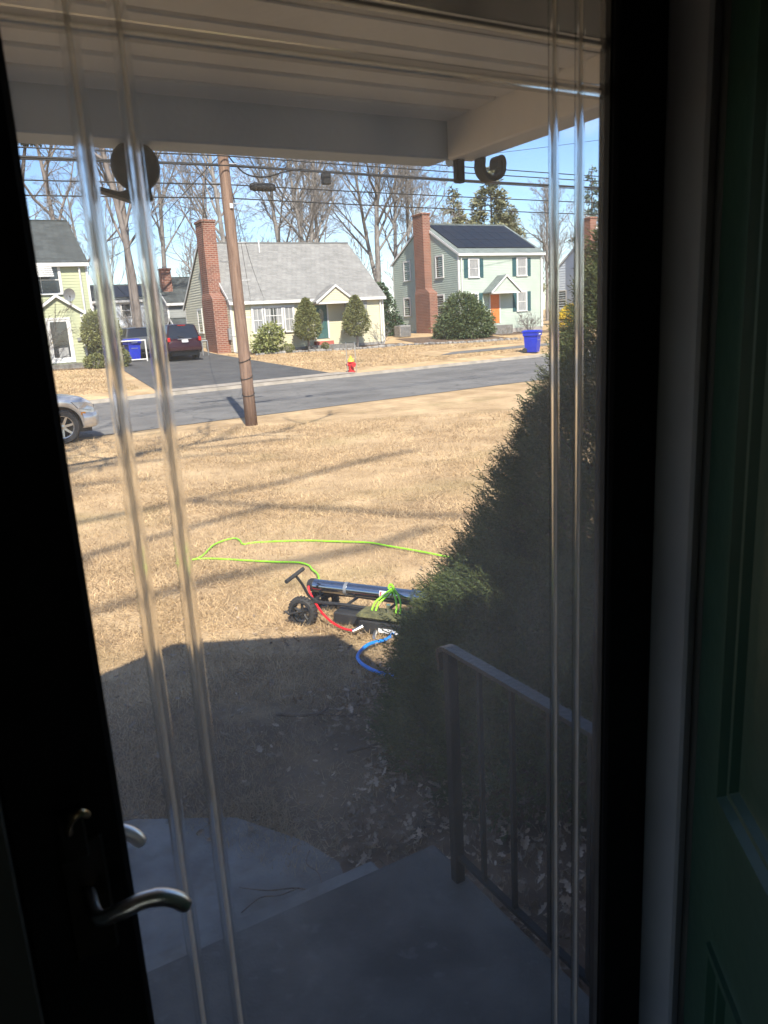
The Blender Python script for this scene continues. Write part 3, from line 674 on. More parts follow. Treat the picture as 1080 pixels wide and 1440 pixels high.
# railing
rl = thing('iron_railing', 'black iron handrail with balusters along the right edge of the stoop', 'railing', (1.12, 1.3, .38))
obj('post', MB().bevbox(1.103, 1.135, 1.643, 1.675, .375, 1.128, .003), 'iron', rl)
obj('post', MB().bevbox(1.103, 1.135, .895, .927, .375, 1.128, .003), 'iron', rl)
tp = spline([(1.119, .88, 1.135), (1.119, 1.2, 1.135), (1.119, 1.60, 1.135), (1.119, 1.665, 1.134), (1.119, 1.693, 1.123), (1.119, 1.700, 1.103), (1.119, 1.694, 1.085), (1.119, 1.697, 1.06)], 6)
obj('top_rail', MB().ribbon(tp, (1, 0, 0), .036, .012), 'iron_top', rl, smooth=True)
obj('bottom_rail', MB().box(1.109, 1.129, .928, 1.642, .462, .474), 'iron', rl)
for y in (1.525, 1.39, 1.25, 1.115, 1.0):
    mb = MB(); mb.tube([(1.119, y, .4745), (1.119, y, .62), (1.119, y, .95), (1.119, y, 1.128)], .0085, 4); obj('baluster', mb, 'iron', rl)

# ------------------------------------------------------------------ foliage helpers
def unit(v): return v / np.maximum(np.linalg.norm(v, axis=-1, keepdims=True), 1e-9)
def leaf_cloud(P, D, size, width, r, droop=0.3):
    """triangular leaves at points P pointing roughly along D"""
    n = len(P); d = unit(D + r.normal(0, .55, (n, 3)) + np.array([0, 0, -droop * .3]))
    s = unit(np.cross(d, r.normal(0, 1, (n, 3))))
    L = size * r.uniform(.6, 1.3, (n, 1)); W = width * r.uniform(.7, 1.3, (n, 1))
    nn = np.cross(d, s)
    V = np.empty((n, 4, 3)); V[:, 0] = P; V[:, 1] = P + d * L * .55 + s * W + nn * W * .3; V[:, 2] = P + d * L; V[:, 3] = P + d * L * .5 - s * W + nn * W * .3
    F = np.arange(n * 4).reshape(n, 4)
    return V.reshape(-1, 3), F
def sprays(P, D, length, nper, needle, width, r):
    """feathery conifer sprays: a curved axis with paired narrow needles"""
    n = len(P); d = unit(D); s = unit(np.cross(d, r.normal(0, 1, (n, 3)))); L = length * r.uniform(.6, 1.25, (n, 1))
    Vs = []
    for k in range(nper):
        t = (k + .5) / nper; sg = 1 if k % 2 else -1
        base = P + d * L * t + np.array([0, 0, .02]) * t * t
        nd = unit(d * .75 + s * sg * .75 * (1.1 - t * .6) + r.normal(0, .22, (n, 3)))
        ln = needle * (1.15 - .6 * t) * r.uniform(.7, 1.25, (n, 1))
        sd_ = unit(np.cross(nd, r.normal(0, 1, (n, 3)))) * width
        Vs.append(np.stack([base - sd_, base + sd_, base + nd * ln], axis=1))
    V = np.concatenate(Vs, axis=0)
    return V.reshape(-1, 3), np.arange(len(V) * 3).reshape(-1, 3)
def shell_pts(n, c, rad, r, inner=.55, lump=.12, freq=4.0, bottom=-1.0):
    d = unit(r.normal(0, 1, (n * 2, 3))); d = d[d[:, 2] > bottom][:n]
    k = len(d); rr = inner + (1 - inner) * r.uniform(0, 1, (k, 1)) ** .45
    bump = 1 + lump * (np.sin(d[:, :1] * freq * 3 + c[0]) * np.sin(d[:, 1:2] * freq * 2.6 + c[1]) * np.cos(d[:, 2:] * freq * 2.1)) + lump * .6 * np.sin(d[:, :1] * freq * 7) * np.sin(d[:, 2:] * freq * 6)
    return np.array(c) + d * rr * bump * np.array(rad), d

# big conifer shrub beside the railing
def big_bush():
    r = np.random.default_rng(3)
    t = thing('conifer_shrub', 'large dark conical evergreen shrub beside the iron railing, sunlit only at its tip', 'shrub', (2.95, 2.77, 0))
    zs = np.array([.02, .2, .4, .54, .84, 1.2, 1.62, 1.9, 2.2, 2.42]); rs = np.array([1.0, 1.08, 1.09, 1.02, .77, .60, .38, .24, .14, .04])
    n = 42000
    z = r.uniform(0, 1, n); z = .10 + 2.25 * (1 - (1 - z) ** .55 * 1.0) if False else np.interp(r.uniform(0, 1, n), np.cumsum(np.r_[0, (rs[1:] + rs[:-1]) * np.diff(zs)]) / np.sum((rs[1:] + rs[:-1]) * np.diff(zs)), zs)
    th = r.uniform(0, 2 * math.pi, n)
    R = np.interp(z, zs, rs)
    lump = 1 + .075 * np.sin(th * 7 + z * 5) * np.sin(z * 9 + th * 2) + .05 * np.sin(th * 15 + z * 13) + .04 * np.sin(z * 23 + th * 4)
    q = .45 + .55 * r.uniform(0, 1, n) ** .5
    hole = np.sin(th * 9 + z * 4.0) * np.sin(z * 11 - th * 3) + .5 * np.sin(th * 21 + z * 17)
    keep = (hole < .80) | (r.uniform(0, 1, n) < .25); keep &= ~((z < .25) & (np.sin(th) < -.55) & (r.uniform(0, 1, n) < .8))
    rad = R * lump * q
    P = np.stack([2.95 + rad * np.cos(th), 2.77 + rad * np.sin(th), z], axis=1)[keep]
    D = np.stack([np.cos(th), np.sin(th), .55 + .35 * r.uniform(-1, 1, n)], axis=1)[keep]
    m = 17000; z2 = r.uniform(.0, .92, m) ** 1.0; th2 = r.uniform(0, 2 * math.pi, m); R2 = np.interp(z2, [0, .35, .55, .75, .95], [.76, .72, .63, .46, .16])
    rad2 = R2 * (1 + .08 * np.sin(th2 * 8 + z2 * 9) * np.sin(z2 * 14 + th2) + .05 * np.sin(th2 * 17)) * (.45 + .55 * r.uniform(0, 1, m) ** .5)
    k2 = np.ones(m, bool)
    P = np.concatenate([P, np.stack([2.3 + rad2 * np.cos(th2), 2.62 + rad2 * np.sin(th2), z2], axis=1)[k2]]); D = np.concatenate([D, np.stack([np.cos(th2), np.sin(th2), .5 + .4 * r.uniform(-1, 1, m)], axis=1)[k2]])
    clump = np.sin(P[:, 0] * 13 + 2 * np.sin(P[:, 1] * 9)) * np.sin(P[:, 1] * 12 + P[:, 2] * 5) * np.sin(P[:, 2] * 15 + P[:, 0] * 4)
    P = P + unit(D) * (clump[:, None] * .05)
    V, F = sprays(P, D, .085, 10, .032, .0030, r)
    obj('foliage', (V, F), 'bush_leaf', t)
    mb = MB()
    for k in range(7):
        a_ = k * .9; mb.tube([(2.95 + .05 * math.cos(a_), 2.77 + .05 * math.sin(a_), -.05), (2.95 + .2 * math.cos(a_), 2.77 + .2 * math.sin(a_), .6), (2.95 + .25 * math.cos(a_), 2.77 + .25 * math.sin(a_), 1.6)], [.04, .03, .012], 6)
    obj('trunk', mb, 'bark_brown', t)
    mb = MB(); rr = random.Random(8)
    for k in range(110):
        a_ = rr.uniform(0, 6.28); z0 = rr.uniform(.1, 1.6); R1 = float(np.interp(z0 + .2, zs, rs)) * .9
        mb.tube([(2.95, 2.77, z0), (2.95 + R1 * .5 * math.cos(a_), 2.77 + R1 * .5 * math.sin(a_), z0 + .12), (2.95 + R1 * math.cos(a_ + .1), 2.77 + R1 * math.sin(a_ + .1), z0 + .32)], [.014, .009, .003], 4, cap=False)
    obj('branches', mb, 'bark_brown', t)
big_bush()

# ------------------------------------------------------------------ houses across the street
class Plane:
    """a vertical wall plane: u runs along the wall, out points away from it"""
    def __init__(s, o, u, n): s.o = o; s.u = u; s.n = n
    def pt(s, u, out, z): return (s.o[0] + s.u[0] * u + s.n[0] * out, s.o[1] + s.u[1] * u + s.n[1] * out, z)
    def box(s, mb, u0, u1, a0, a1, z0, z1):
        p, q = s.pt(u0, a0, z0), s.pt(u1, a1, z1)
        return mb.box(min(p[0], q[0]), max(p[0], q[0]), min(p[1], q[1]), max(p[1], q[1]), z0, z1)
def front(Y): return Plane((0, Y), (1, 0), (0, -1))
def left(X): return Plane((X, 0), (0, 1), (-1, 0))

def siding(parent, pl, z0, z1, ur, material, h=.115, lap=.016):
    """lapped boards; ur(z) -> (u0,u1)"""
    mb = MB(); n = max(1, int(round((z1 - z0) / h))); h = (z1 - z0) / n
    for k in range(n):
        za, zb = z0 + k * h, z0 + (k + 1) * h
        a0, a1 = ur(za); b0, b1 = ur(zb)
        if a1 - a0 < .02: continue
        mb.quad(pl.pt(a0, lap + .004, za), pl.pt(a1, lap + .004, za), pl.pt(b1, .004, zb), pl.pt(b0, .004, zb))
        mb.quad(pl.pt(a0, .0035, za), pl.pt(a1, .0035, za), pl.pt(a1, lap + .004, za), pl.pt(a0, lap + .004, za))
    o = obj('siding', mb, material, parent); o['kind'] = 'stuff'; return o

def window(parent, pl, u, z, w, h, cols=1, rows=2, shutters=None, curtain=False, casing=.10):
    """u,z lower left of the opening"""
    mb = MB(); c = casing
    pl.box(mb, u - c, u + w + c, .02, .075, z + h, z + h + c); pl.box(mb, u - c, u, .02, .075, z, z + h); pl.box(mb, u + w, u + w + c, .02, .075, z, z + h)
    o = obj('window', mb, 'trim_white', parent)
    mb = MB(); pl.box(mb, u - c - .03, u + w + c + .03, .02, .11, z - .06, z); obj('sill', mb, 'trim_white', o)
    mb = MB(); pl.box(mb, u, u + w, .022, .03, z, z + h); obj('pane', mb, 'window_glass', o)
    if curtain:
        mb = MB(); n = 14
        for i in range(n):
            ua = u + w * i / n; a0 = .034 + .008 * (i % 2)
            if curtain == 'gap' and .34 < (i + .5) / n < .62: continue
            pl.box(mb, ua, ua + w / n * .97, .031, a0, z + .02, z + h - .02)
        obj('curtain', mb, 'curtain', o)
    mb = MB(); b = .03
    pl.box(mb, u, u + b, .044, .058, z, z + h); pl.box(mb, u + w - b, u + w, .044, .058, z, z + h)
    pl.box(mb, u + b, u + w - b, .044, .058, z, z + b); pl.box(mb, u + b, u + w - b, .044, .058, z + h - b, z + h)
    for k in range(1, rows): pl.box(mb, u + b, u + w - b, .044, .060, z + h * k / rows - .022, z + h * k / rows + .022)
    for k in range(1, cols): pl.box(mb, u + w * k / cols - .012, u + w * k / cols + .012, .044, .0575, z + b, z + h - b)
    obj('sash', mb, 'trim_white', o)
    if shutters:
        for s_ in ((u - c - .36, u - c - .02), (u + w + c + .02, u + w + c + .36)):
            mb = MB(); pl.box(mb, s_[0], s_[1], .02, .045, z - .04, z + h + .05)
            k = 0
            while z + .02 + k * .075 < z + h - .05:
                pl.box(mb, s_[0] + .05, s_[1] - .05, .045, .055, z + .02 + k * .075, z + .06 + k * .075); k += 1
            obj('shutter', mb, shutters, parent)
    return o

def gable_house(name, label, X0, X1, Yf, Yb, zb, ze, zr, wall, roofm, ov=.25, gable_mat=None, siding_h=.115, roof_over_side=.09):
    ym = (Yf + Yb) / 2
    t = thing(name, label, 'house', ((X0 + X1) / 2, Yf, zb))
    mb = MB()
    mb.v += [(X0, Yf, zb), (X1, Yf, zb), (X1, Yb, zb), (X0, Yb, zb), (X0, Yf, ze), (X1, Yf, ze), (X1, Yb, ze), (X0, Yb, ze), (X0, ym, zr), (X1, ym, zr)]
    mb.f += [(0, 1, 5, 4), (2, 3, 7, 6), (3, 0, 4, 8, 7), (1, 2, 6, 9, 5), (3, 2, 1, 0)]
    obj('wall', mb, wall, t)
    obj('foundation', MB().box(X0 + .01, X1 - .01, Yf - .012, Yb, zb - .9, zb + .12), 'foundation', t)
    pf, pl = front(Yf), left(X0)
    siding(t, pf, zb + .12, ze - .06, lambda z: (X0 + .07, X1 - .07), wall, siding_h)
    k = (zr - ze) / (ym - Yf)
    siding(t, pl, zb + .12, ze, lambda z: (Yf + .07, Yb - .07), gable_mat or wall, max(.15, siding_h), .032)
    siding(t, pl, ze, zr - .1, lambda z: (Yf + (z - ze) / k + .03, Yb - (z - ze) / k - .03), gable_mat or wall, max(.15, siding_h), .032)
    for (xa, xb, ya, yb) in ((X0 - .03, X0 + .08, Yf - .035, Yf + .08), (X1 - .08, X1 + .03, Yf - .035, Yf + .08), (X0 - .03, X0 + .08, Yb - .08, Yb + .03)):
        obj('corner_board', MB().box(xa, xb, ya, yb, zb + .1, ze - .02), 'trim_white', t)
    # roof slabs
    rs = roof_over_side; th = .10; yo = Yf - ov; zo = ze - ov * k; yb2 = Yb + ov
    mb = MB()
    for (ya, za, yr) in ((yo, zo, ym), (yb2, zo, ym)):
        n = len(mb.v)
        mb.v += [(X0 - rs, ya, za + .02), (X1 + rs, ya, za + .02), (X1 + rs, yr, zr + .02), (X0 - rs, yr, zr + .02), (X0 - rs, ya, za + .02 + th), (X1 + rs, ya, za + .02 + th), (X1 + rs, yr, zr + .02 + th), (X0 - rs, yr, zr + .02 + th)]
        mb.f += [tuple(n + i for i in q) for q in ((3, 2, 1, 0), (4, 5, 6, 7), (0, 1, 5, 4), (1, 2, 6, 5), (3, 0, 4, 7))]
    rf = obj('roof', mb, roofm, t)
    obj('ridge_cap', MB().box(X0 - rs - .01, X1 + rs + .01, ym - .11, ym + .11, zr + .095, zr + .135), roofm, rf)
    obj('fascia', MB().box(X0 - rs, X1 + rs, yo - .03, yo - .004, zo - .06, zo + .11), 'trim_white', t)
    obj('soffit', MB().box(X0 - .02, X1 + .02, yo, Yf - .04, zo - .035, zo - .015), 'trim_white', t)
    # rake boards on the visible gable
    mb = MB()
    for s_ in (-1, 1):
        ya, yr = (yo, ym) if s_ < 0 else (yb2, ym); n = len(mb.v)
        for x in (X0 - rs - .03, X0 - rs - .003):
            mb.v += [(x, ya, zo - .05), (x, ya, zo + .12), (x, yr, zr + .12), (x, yr, zr - .05)]
        mb.f += [tuple(n + i for i in q) for q in ((0, 1, 2, 3), (7, 6, 5, 4), (0, 4, 5, 1), (1, 5, 6, 2), (2, 6, 7, 3), (3, 7, 4, 0))]
    obj('rake_board', mb, 'trim_white', t)
    return t, pf, pl

def chimney(parent, x0, x1, y0, y1, z0, z1, shoulder=None):
    c = obj('chimney', MB().box(x0, x1, y0, y1, z0, z1), 'brick', parent)
    if shoulder:
        xa, ya, za = shoulder
        mb = MB().box(xa, x1 - .002, ya, y1 + .02, z0, za - .35)
        mb.v += [(xa, ya, za - .35), (x1 - .002, ya, za - .35), (x1 - .002, y1 + .02, za - .35), (xa, y1 + .02, za - .35), (x0 - .003, y0 - .003, za), (x1 - .003, y0 - .003, za), (x1 - .003, y1 + .003, za), (x0 - .003, y1 + .003, za)]
        n = len(mb.v) - 8; mb.f += [tuple(n + i for i in q) for q in ((0, 1, 5, 4), (1, 2, 6, 5), (2, 3, 7, 6), (3, 0, 4, 7))]
        obj('chimney_base', mb, 'brick', c)
    obj('chimney_cap', MB().bevbox(x0 - .06, x1 + .06, y0 - .06, y1 + .06, z1, z1 + .13, .02), 'brick', c)
    obj('flue', MB().tube([((x0 + x1) / 2, (y0 + y1) / 2, z1 + .13), ((x0 + x1) / 2, (y0 + y1) / 2, z1 + .28)], .13, 10), 'stone', c)
    return c

def entry_gable(parent, pl, u0, u1, z_e, z_a, depth, wall, roofm, flat_h=.0):
    """small gabled hood over a door, projecting `depth` from the wall"""
    um = (u0 + u1) / 2; mb = MB(); o = .12; k = (z_a - z_e) / (um - u0)
    for s_, ue in ((1, u0 - o), (-1, u1 + o)):
        ze_ = z_e - o * k
        A = [pl.pt(ue, .0, ze_), pl.pt(ue, depth + .1, ze_), pl.pt(um, depth + .1, z_a), pl.pt(um, .0, z_a)]
        B = [(p[0], p[1], p[2] + .08) for p in A]
        n = len(mb.v); mb.v += A + B; mb.f += [tuple(n + i for i in q) for q in ((0, 1, 2, 3), (7, 6, 5, 4), (0, 4, 5, 1), (1, 5, 6, 2), (2, 6, 7, 3), (3, 7, 4, 0))]
    h = obj('entry_roof', mb, roofm, parent)
    mb = MB(); mb.poly([pl.pt(u0, depth, z_e - .02), pl.pt(u1, depth, z_e - .02), pl.pt(um, depth, z_a - .03)])
    mb.quad(pl.pt(u0, 0, z_e - .02), pl.pt(u0, depth, z_e - .02), pl.pt(u1, depth, z_e - .02), pl.pt(u1, 0, z_e - .02))
    obj('entry_gable', mb, wall, h)
    siding(h, Plane((pl.o[0] + pl.n[0] * (depth + .002), pl.o[1] + pl.n[1] * (depth + .002)), pl.u, pl.n), z_e, z_a - .08, lambda z: (u0 + (z - z_e) / k + .02, u1 - (z - z_e) / k - .02), wall, .10)
    mb = MB()
    for s_ in (0, 1):
        ua = u0 - o if s_ == 0 else u1 + o; n = len(mb.v); ze_ = z_e - o * k
        for out in (depth + .103, depth + .125):
            mb.v += [pl.pt(ua, out, ze_ - .05), pl.pt(ua, out, ze_ + .09), pl.pt(um, out, z_a + .09), pl.pt(um, out, z_a - .05)]
        mb.f += [tuple(n + i for i in q) for q in ((0, 1, 2, 3), (7, 6, 5, 4), (0, 4, 5, 1), (1, 5, 6, 2), (2, 6, 7, 3), (3, 7, 4, 0))]
    pl.box(mb, u0, u1, depth - .02, depth + .03, z_e - .14, z_e - .02)
    obj('entry_trim', mb, 'trim_white', h)
    return h

def panel_door(parent, pl, u, z, w, h, material, light=None, storm=False):
    mb = MB(); c = .09
    pl.box(mb, u - c, u, .015, .07, z, z + h); pl.box(mb, u + w, u + w + c, .015, .07, z, z + h); pl.box(mb, u - c, u + w + c, .015, .07, z + h, z + h + c)
    d = obj('door', mb, 'trim_white', parent)
    mb = MB(); pl.box(mb, u, u + w, .022, .04, z, z + h)
    obj('door_leaf', mb, material, d)
    if light == 'oval':
        mb = MB(); n = 20; cu, cz = u + w / 2, z + h * .66
        mb.poly([pl.pt(cu + .19 * math.cos(i * 6.283 / n), .044, cz + .46 * math.sin(i * 6.283 / n)) for i in range(n)]); obj('door_light', mb, 'window_glass', d)
        mb = MB()
        mb.tube([pl.pt(cu + .20 * math.cos(i * 6.283 / n), .045, cz + .47 * math.sin(i * 6.283 / n)) for i in range(n + 1)], .018, 5); obj('light_frame', mb, material, d)
    if storm:
        mb = MB(); pl.box(mb, u + .10, u + w - .10, .041, .046, z + .26, z + h - .10); obj('door_light', mb, 'window_glass', d)
        mb = MB(); pl.box(mb, u + .32, u + w - .18, .0465, .05, z + .28, z + .72); obj('door_lower_light', mb, 'curtain', d)
    mb = MB(); p = pl.pt(u + .09, .055, z + h * .48); mb.lathe([(.01, -.02), (.03, -.01), (.034, 0), (.03, .012)], p, 'y', 10); obj('door_knob', mb, 'brass', d)
    return d

# --- yellow Cape house
CZ = .78
cape, pf, pl = gable_house('cape_house', 'pale yellow one-storey house with big grey shingle roof and brick chimney', 14.95, 24.85, 42.86, 51.6, CZ, 3.72, 7.15, 'siding_yellow', 'shingle_grey', ov=.28, gable_mat='siding_cream')
chimney(cape, 14.2, 14.94, 44.0, 45.25, .2, 8.0, (14.12, 43.3, 4.2))
wob = window(cape, pf, 16.25, 1.85, .56, 1.38, 2, 2, curtain=True)
window(cape, pf, 16.98, 1.85, 1.05, 1.38, 4, 3, curtain='gap')
window(cape, pf, 18.20, 1.85, .52, 1.38, 2, 2, curtain=True)
window(cape, pf, 22.62, 2.08, .62, 1.32, 1, 2, shutters='siding_grey')
window(cape, pl, 48.1, 2.05, .75, 1.35, 1, 2)
panel_door(cape, pf, 20.12, 1.30, .80, 1.96, 'door_teal', light='oval')
mb = MB(); pf.box(mb, 19.95, 21.1, .0, .38, .7, 1.16); obj('door_step', mb, 'step_red', cape)
mb = MB(); pf.box(mb, 19.2, 22.2, .39, 1.25, .3, .95); obj('landing', mb, 'concrete', cape)
entry_gable(cape, pf, 19.92, 22.30, 3.42, 4.28, .95, 'siding_yellow', 'shingle_grey')
obj('downspout', MB().tube([(24.6, 42.76, 3.4), (24.6, 42.76, .9)], .04, 6), 'trim_white', cape)
obj('downspout', MB().tube([(15.15, 42.76, 3.4), (15.15, 42.76, .8)], .04, 6), 'trim_white', cape)
obj('vent_pipe', MB().tube([(18.4, 46.4, 6.6), (18.4, 46.4, 7.3)], .04, 6), 'trim_white', cape)
obj('meter_box', MB().bevbox(14.78, 14.94, 43.02, 43.22, 1.55, 2.2, .01), 'metal_grey', cape)

# --- mint green two-storey house
GZ = 1.0
grn, gf, gl = gable_house('colonial_house', 'mint green two-storey house with teal shutters, orange door and dark roof panels', 33.0, 40.7, 46.1, 55.0, GZ, 6.45, 8.85, 'siding_green', 'shingle_green', ov=.25)
chimney(grn, 32.35, 32.99, 49.45, 50.75, .5, 9.45, (32.28, 48.8, 4.3))
window(grn, gf, 33.92, 4.82, .78, 1.2, 1, 2, shutters='shutter_teal', curtain=True)
window(grn, gf, 38.28, 4.85, .80, 1.2, 1, 2, shutters='shutter_teal', curtain=True)
window(grn, gf, 38.28, 2.34, .78, 1.32, 1, 2, shutters='shutter_teal', curtain=True)
window(grn, gf, 33.80, 2.34, .78, 1.32, 1, 2, shutters='shutter_teal')
window(grn, gl, 47.95, 5.0, .85, 1.45, 1, 2)
window(grn, gl, 48.0, 2.32, .85, 1.4, 1, 2)
window(grn, gl, 52.4, 5.1, .85, 1.35, 1, 2)
window(grn, gl, 52.6, 2.45, .85, 1.3, 1, 2)
window(grn, gl, 49.65, 7.62, .32, .5, 1, 1, casing=.06)
panel_door(grn, gf, 35.72, 1.55, .82, 2.02, 'door_orange')
mb = MB(); gf.box(mb, 35.3, 36.9, .0, 1.1, .6, 1.40); obj('door_step', mb, 'concrete', grn)
entry_gable(grn, gf, 35.15, 37.7, 3.74, 4.82, 1.0, 'siding_green', 'shingle_green')
obj('downspout', MB().tube([(33.2, 46.0, 6.2), (33.2, 46.0, 1.1)], .04, 6), 'trim_white', grn)
obj('downspout', MB().tube([(40.5, 46.0, 6.2), (40.5, 46.0, 1.1)], .04, 6), 'trim_white', grn)
obj('wall_vent', MB().box(32.94, 32.985, 49.0, 49.1, 3.3, 3.4), 'metal_grey', grn)
# solar panels on the front slope
k = (8.85 - 6.45) / 4.45; sl = math.sqrt(1 + k * k)
for r_ in range(3):
    for c_ in range(8):
        x0 = 33.35 + c_ * .885; x1 = x0 + .865; y0 = 46.55 + r_ * 1.22; y1 = y0 + 1.195
        zf = lambda y: 6.45 + (y - 46.1) * k + .155
        mb = MB(); A = [(x0, y0, zf(y0)), (x1, y0, zf(y0)), (x1, y1, zf(y1)), (x0, y1, zf(y1))]; B = [(p[0], p[1], p[2] + .045) for p in A]
        mb.v += A + B; mb.f += [(3, 2, 1, 0), (4, 5, 6, 7), (0, 1, 5, 4), (1, 2, 6, 5), (2, 3, 7, 6), (3, 0, 4, 7)]
        obj('solar_panel', mb, 'solar', grn)

# --- white blue house at the right
whs, wf, wlp = gable_house('white_house', 'pale blue-white clapboard house with tan roof at the right edge', 46.0, 56.0, 41.6, 50.6, 1.1, 5.35, 8.3, 'siding_white', 'shingle_tan', ov=.2, siding_h=.2)
chimney(whs, 45.35, 45.99, 45.9, 47.1, .6, 8.9, None)
window(whs, wlp, 49.2, 2.35, .9, 1.4, 1, 2)
window(whs, wlp, 43.0, 2.35, .9, 1.4, 1, 2)

# --- olive green house at the left
olv, of_, ol_ = gable_house('olive_house', 'yellow-green two-storey house with dark roof and small gabled entry at the left', -3.0, 7.42, 42.0, 50.5, .85, 5.75, 8.15, 'siding_olive', 'shingle_dark', ov=.25, siding_h=.14)
window(olv, of_, 4.35, 4.3, 1.72, 1.28, 2, 2)
mb = MB()
for i in range(7):
    zz = 5.72 - i * .10; out = .08 + i * .105
    p = [of_.pt(4.15, out, zz), of_.pt(5.75, out, zz), of_.pt(5.75, out + .12, zz - .06), of_.pt(4.15, out + .12, zz - .06)]
    q = [(a_[0], a_[1], a_[2] - .012) for a_ in p]; n = len(mb.v); mb.v += p + q
    mb.f += [tuple(n + i_ for i_ in f_) for f_ in ((0, 1, 2, 3), (7, 6, 5, 4), (0, 4, 5, 1), (1, 5, 6, 2), (2, 6, 7, 3), (3, 7, 4, 0))]
obj('awning', mb, 'trim_white', olv)
# vestibule
vp = front(41.0)
mb = MB(); mb.box(4.55, 6.72, 41.0, 41.99, .3, 3.36); mb.poly([(4.55, 41.0, 3.36), (6.72, 41.0, 3.36), (5.635, 41.0, 4.1)]); obj('vestibule', mb, 'siding_olive', olv)
siding(olv, vp, .95, 3.36, lambda z: (4.6, 6.67), 'siding_olive', .14)
siding(olv, vp, 3.36, 4.0, lambda z: (4.55 + (z - 3.36) * 1.47, 6.72 - (z - 3.36) * 1.47), 'siding_olive', .14)
mb = MB()
for s_, xe in ((1, 4.40), (-1, 6.87)):
    A = [(xe, 40.85, 3.26), (5.635, 40.85, 4.12), (5.635, 42.0, 4.12), (xe, 42.0, 3.26)]; B = [(p[0], p[1], p[2] + .08) for p in A]; n = len(mb.v)
    mb.v += A + B; mb.f += [tuple(n + i for i in q) for q in ((0, 1, 2, 3), (7, 6, 5, 4), (0, 4, 5, 1), (1, 5, 6, 2), (2, 6, 7, 3), (3, 7, 4, 0))]
obj('entry_roof', mb, 'shingle_dark', olv)
mb = MB()
for s_, xe in ((1, 4.38), (-1, 6.89)):
    n = len(mb.v)
    for y in (40.82, 40.848): mb.v += [(xe, y, 3.2), (xe, y, 3.35), (5.635, y, 4.22), (5.635, y, 4.07)]
    mb.f += [tuple(n + i for i in q) for q in ((0, 1, 2, 3), (7, 6, 5, 4), (0, 4, 5, 1), (1, 5, 6, 2), (2, 6, 7, 3), (3, 7, 4, 0))]
obj('entry_trim', mb, 'trim_white', olv)
obj('corner_board', MB().box(6.64, 6.75, 40.965, 41.02, .9, 3.3), 'trim_white', olv)
panel_door(olv, vp, 5.10, .98, .95, 2.05, 'trim_white', storm=True)
mb = MB(); vp.box(mb, 4.8, 6.35, .0, .8, .3, .92); obj('door_step', mb, 'concrete', olv)
obj('downspout', MB().tube([(7.05, 41.9, 5.5), (7.05, 41.9, .95)], .05, 6), 'trim_white', olv)
mb = MB(); vp.box(mb, 6.35, 6.62, .02, .10, 1.98, 2.14); obj('mailbox', mb, 'metal_grey', olv)
mb = MB(); vp.box(mb, 4.86, 4.96, .02, .14, 2.42, 2.62); obj('wall_lamp', mb, 'black_plastic', olv)
dish = thing('satellite_dish', 'grey round satellite dish on the entry roof of the olive green house', 'satellite dish', (6.3, 41.3, 3.75))
mb = MB(); n = 24
for rr_, dd in ((.02, .06), (.15, .045), (.28, .0)):
    for i in range(n):
        t_ = i * 6.283 / n; p = Vector((rr_ * math.cos(t_), -.0, rr_ * math.sin(t_) * 1.1)); mb.v.append((6.32 + p.x, 41.25 + dd - .25 * p.z, 4.18 + p.z))
for j in range(2):
    for i in range(n): mb.f.append((j * n + i, j * n + (i + 1) % n, (j + 1) * n + (i + 1) % n, (j + 1) * n + i))
mb.f.append(tuple(range(n)))
obj('dish', mb, 'metal_grey', dish, smooth=True); obj('mast', MB().tube([(6.36, 41.5, 3.55), (6.36, 41.42, 3.95), (6.33, 41.32, 4.15)], .03, 6), 'black_plastic', dish)
obj('feed_arm', MB().tube([(6.32, 41.25, 3.92), (6.30, 40.9, 4.1)], .015, 5), 'black_plastic', dish)

# --- houses behind
bk, bf, bl_ = gable_house('back_house', 'distant white house with blue-black panels on its roof behind the driveway', 10.5, 19.0, 65, 73, 1.3, 4.85, 6.2, 'siding_white', 'shingle_dark', siding_h=.2)
for x in (11.6, 13.7, 15.6):
    window(bk, bf, x, 3.6, .7, 1.0, 1, 2)
    window(bk, bf, x, 1.6, .7, 1.2, 1, 2)
k2 = (6.2 - 4.85) / 4
for i in range(5):
    x0 = 12.2 + i * 1.05; mb = MB(); zf = lambda y: 4.85 + (y - 65) * k2 + .14
    A = [(x0, 65.4, zf(65.4)), (x0 + 1, 65.4, zf(65.4)), (x0 + 1, 68.4, zf(68.4)), (x0, 68.4, zf(68.4))]; B = [(p[0], p[1], p[2] + .04) for p in A]
    mb.v += A + B; mb.f += [(3, 2, 1, 0), (4, 5, 6, 7), (0, 1, 5, 4), (1, 2, 6, 5), (2, 3, 7, 6), (3, 0, 4, 7)]; obj('solar_panel', mb, 'solar', bk)
gy, gyf, gyl = gable_house('grey_house', 'grey house with brick chimney partly hidden behind the pale yellow house', 14.9, 23.0, 55.8, 62, 1.2, 4.2, 6.0, 'siding_grey', 'shingle_dark', siding_h=.15)
chimney(gy, 15.05, 15.75, 57.0, 57.8, 3.0, 6.5)
sh, shf, shl = gable_house('garden_shed', 'low cream shed roof corner beside the driveway behind the maroon car', 14.6, 16.6, 53.0, 55.2, 1.0, 2.4, 3.0, 'siding_cream', 'shingle_dark', ov=.15)

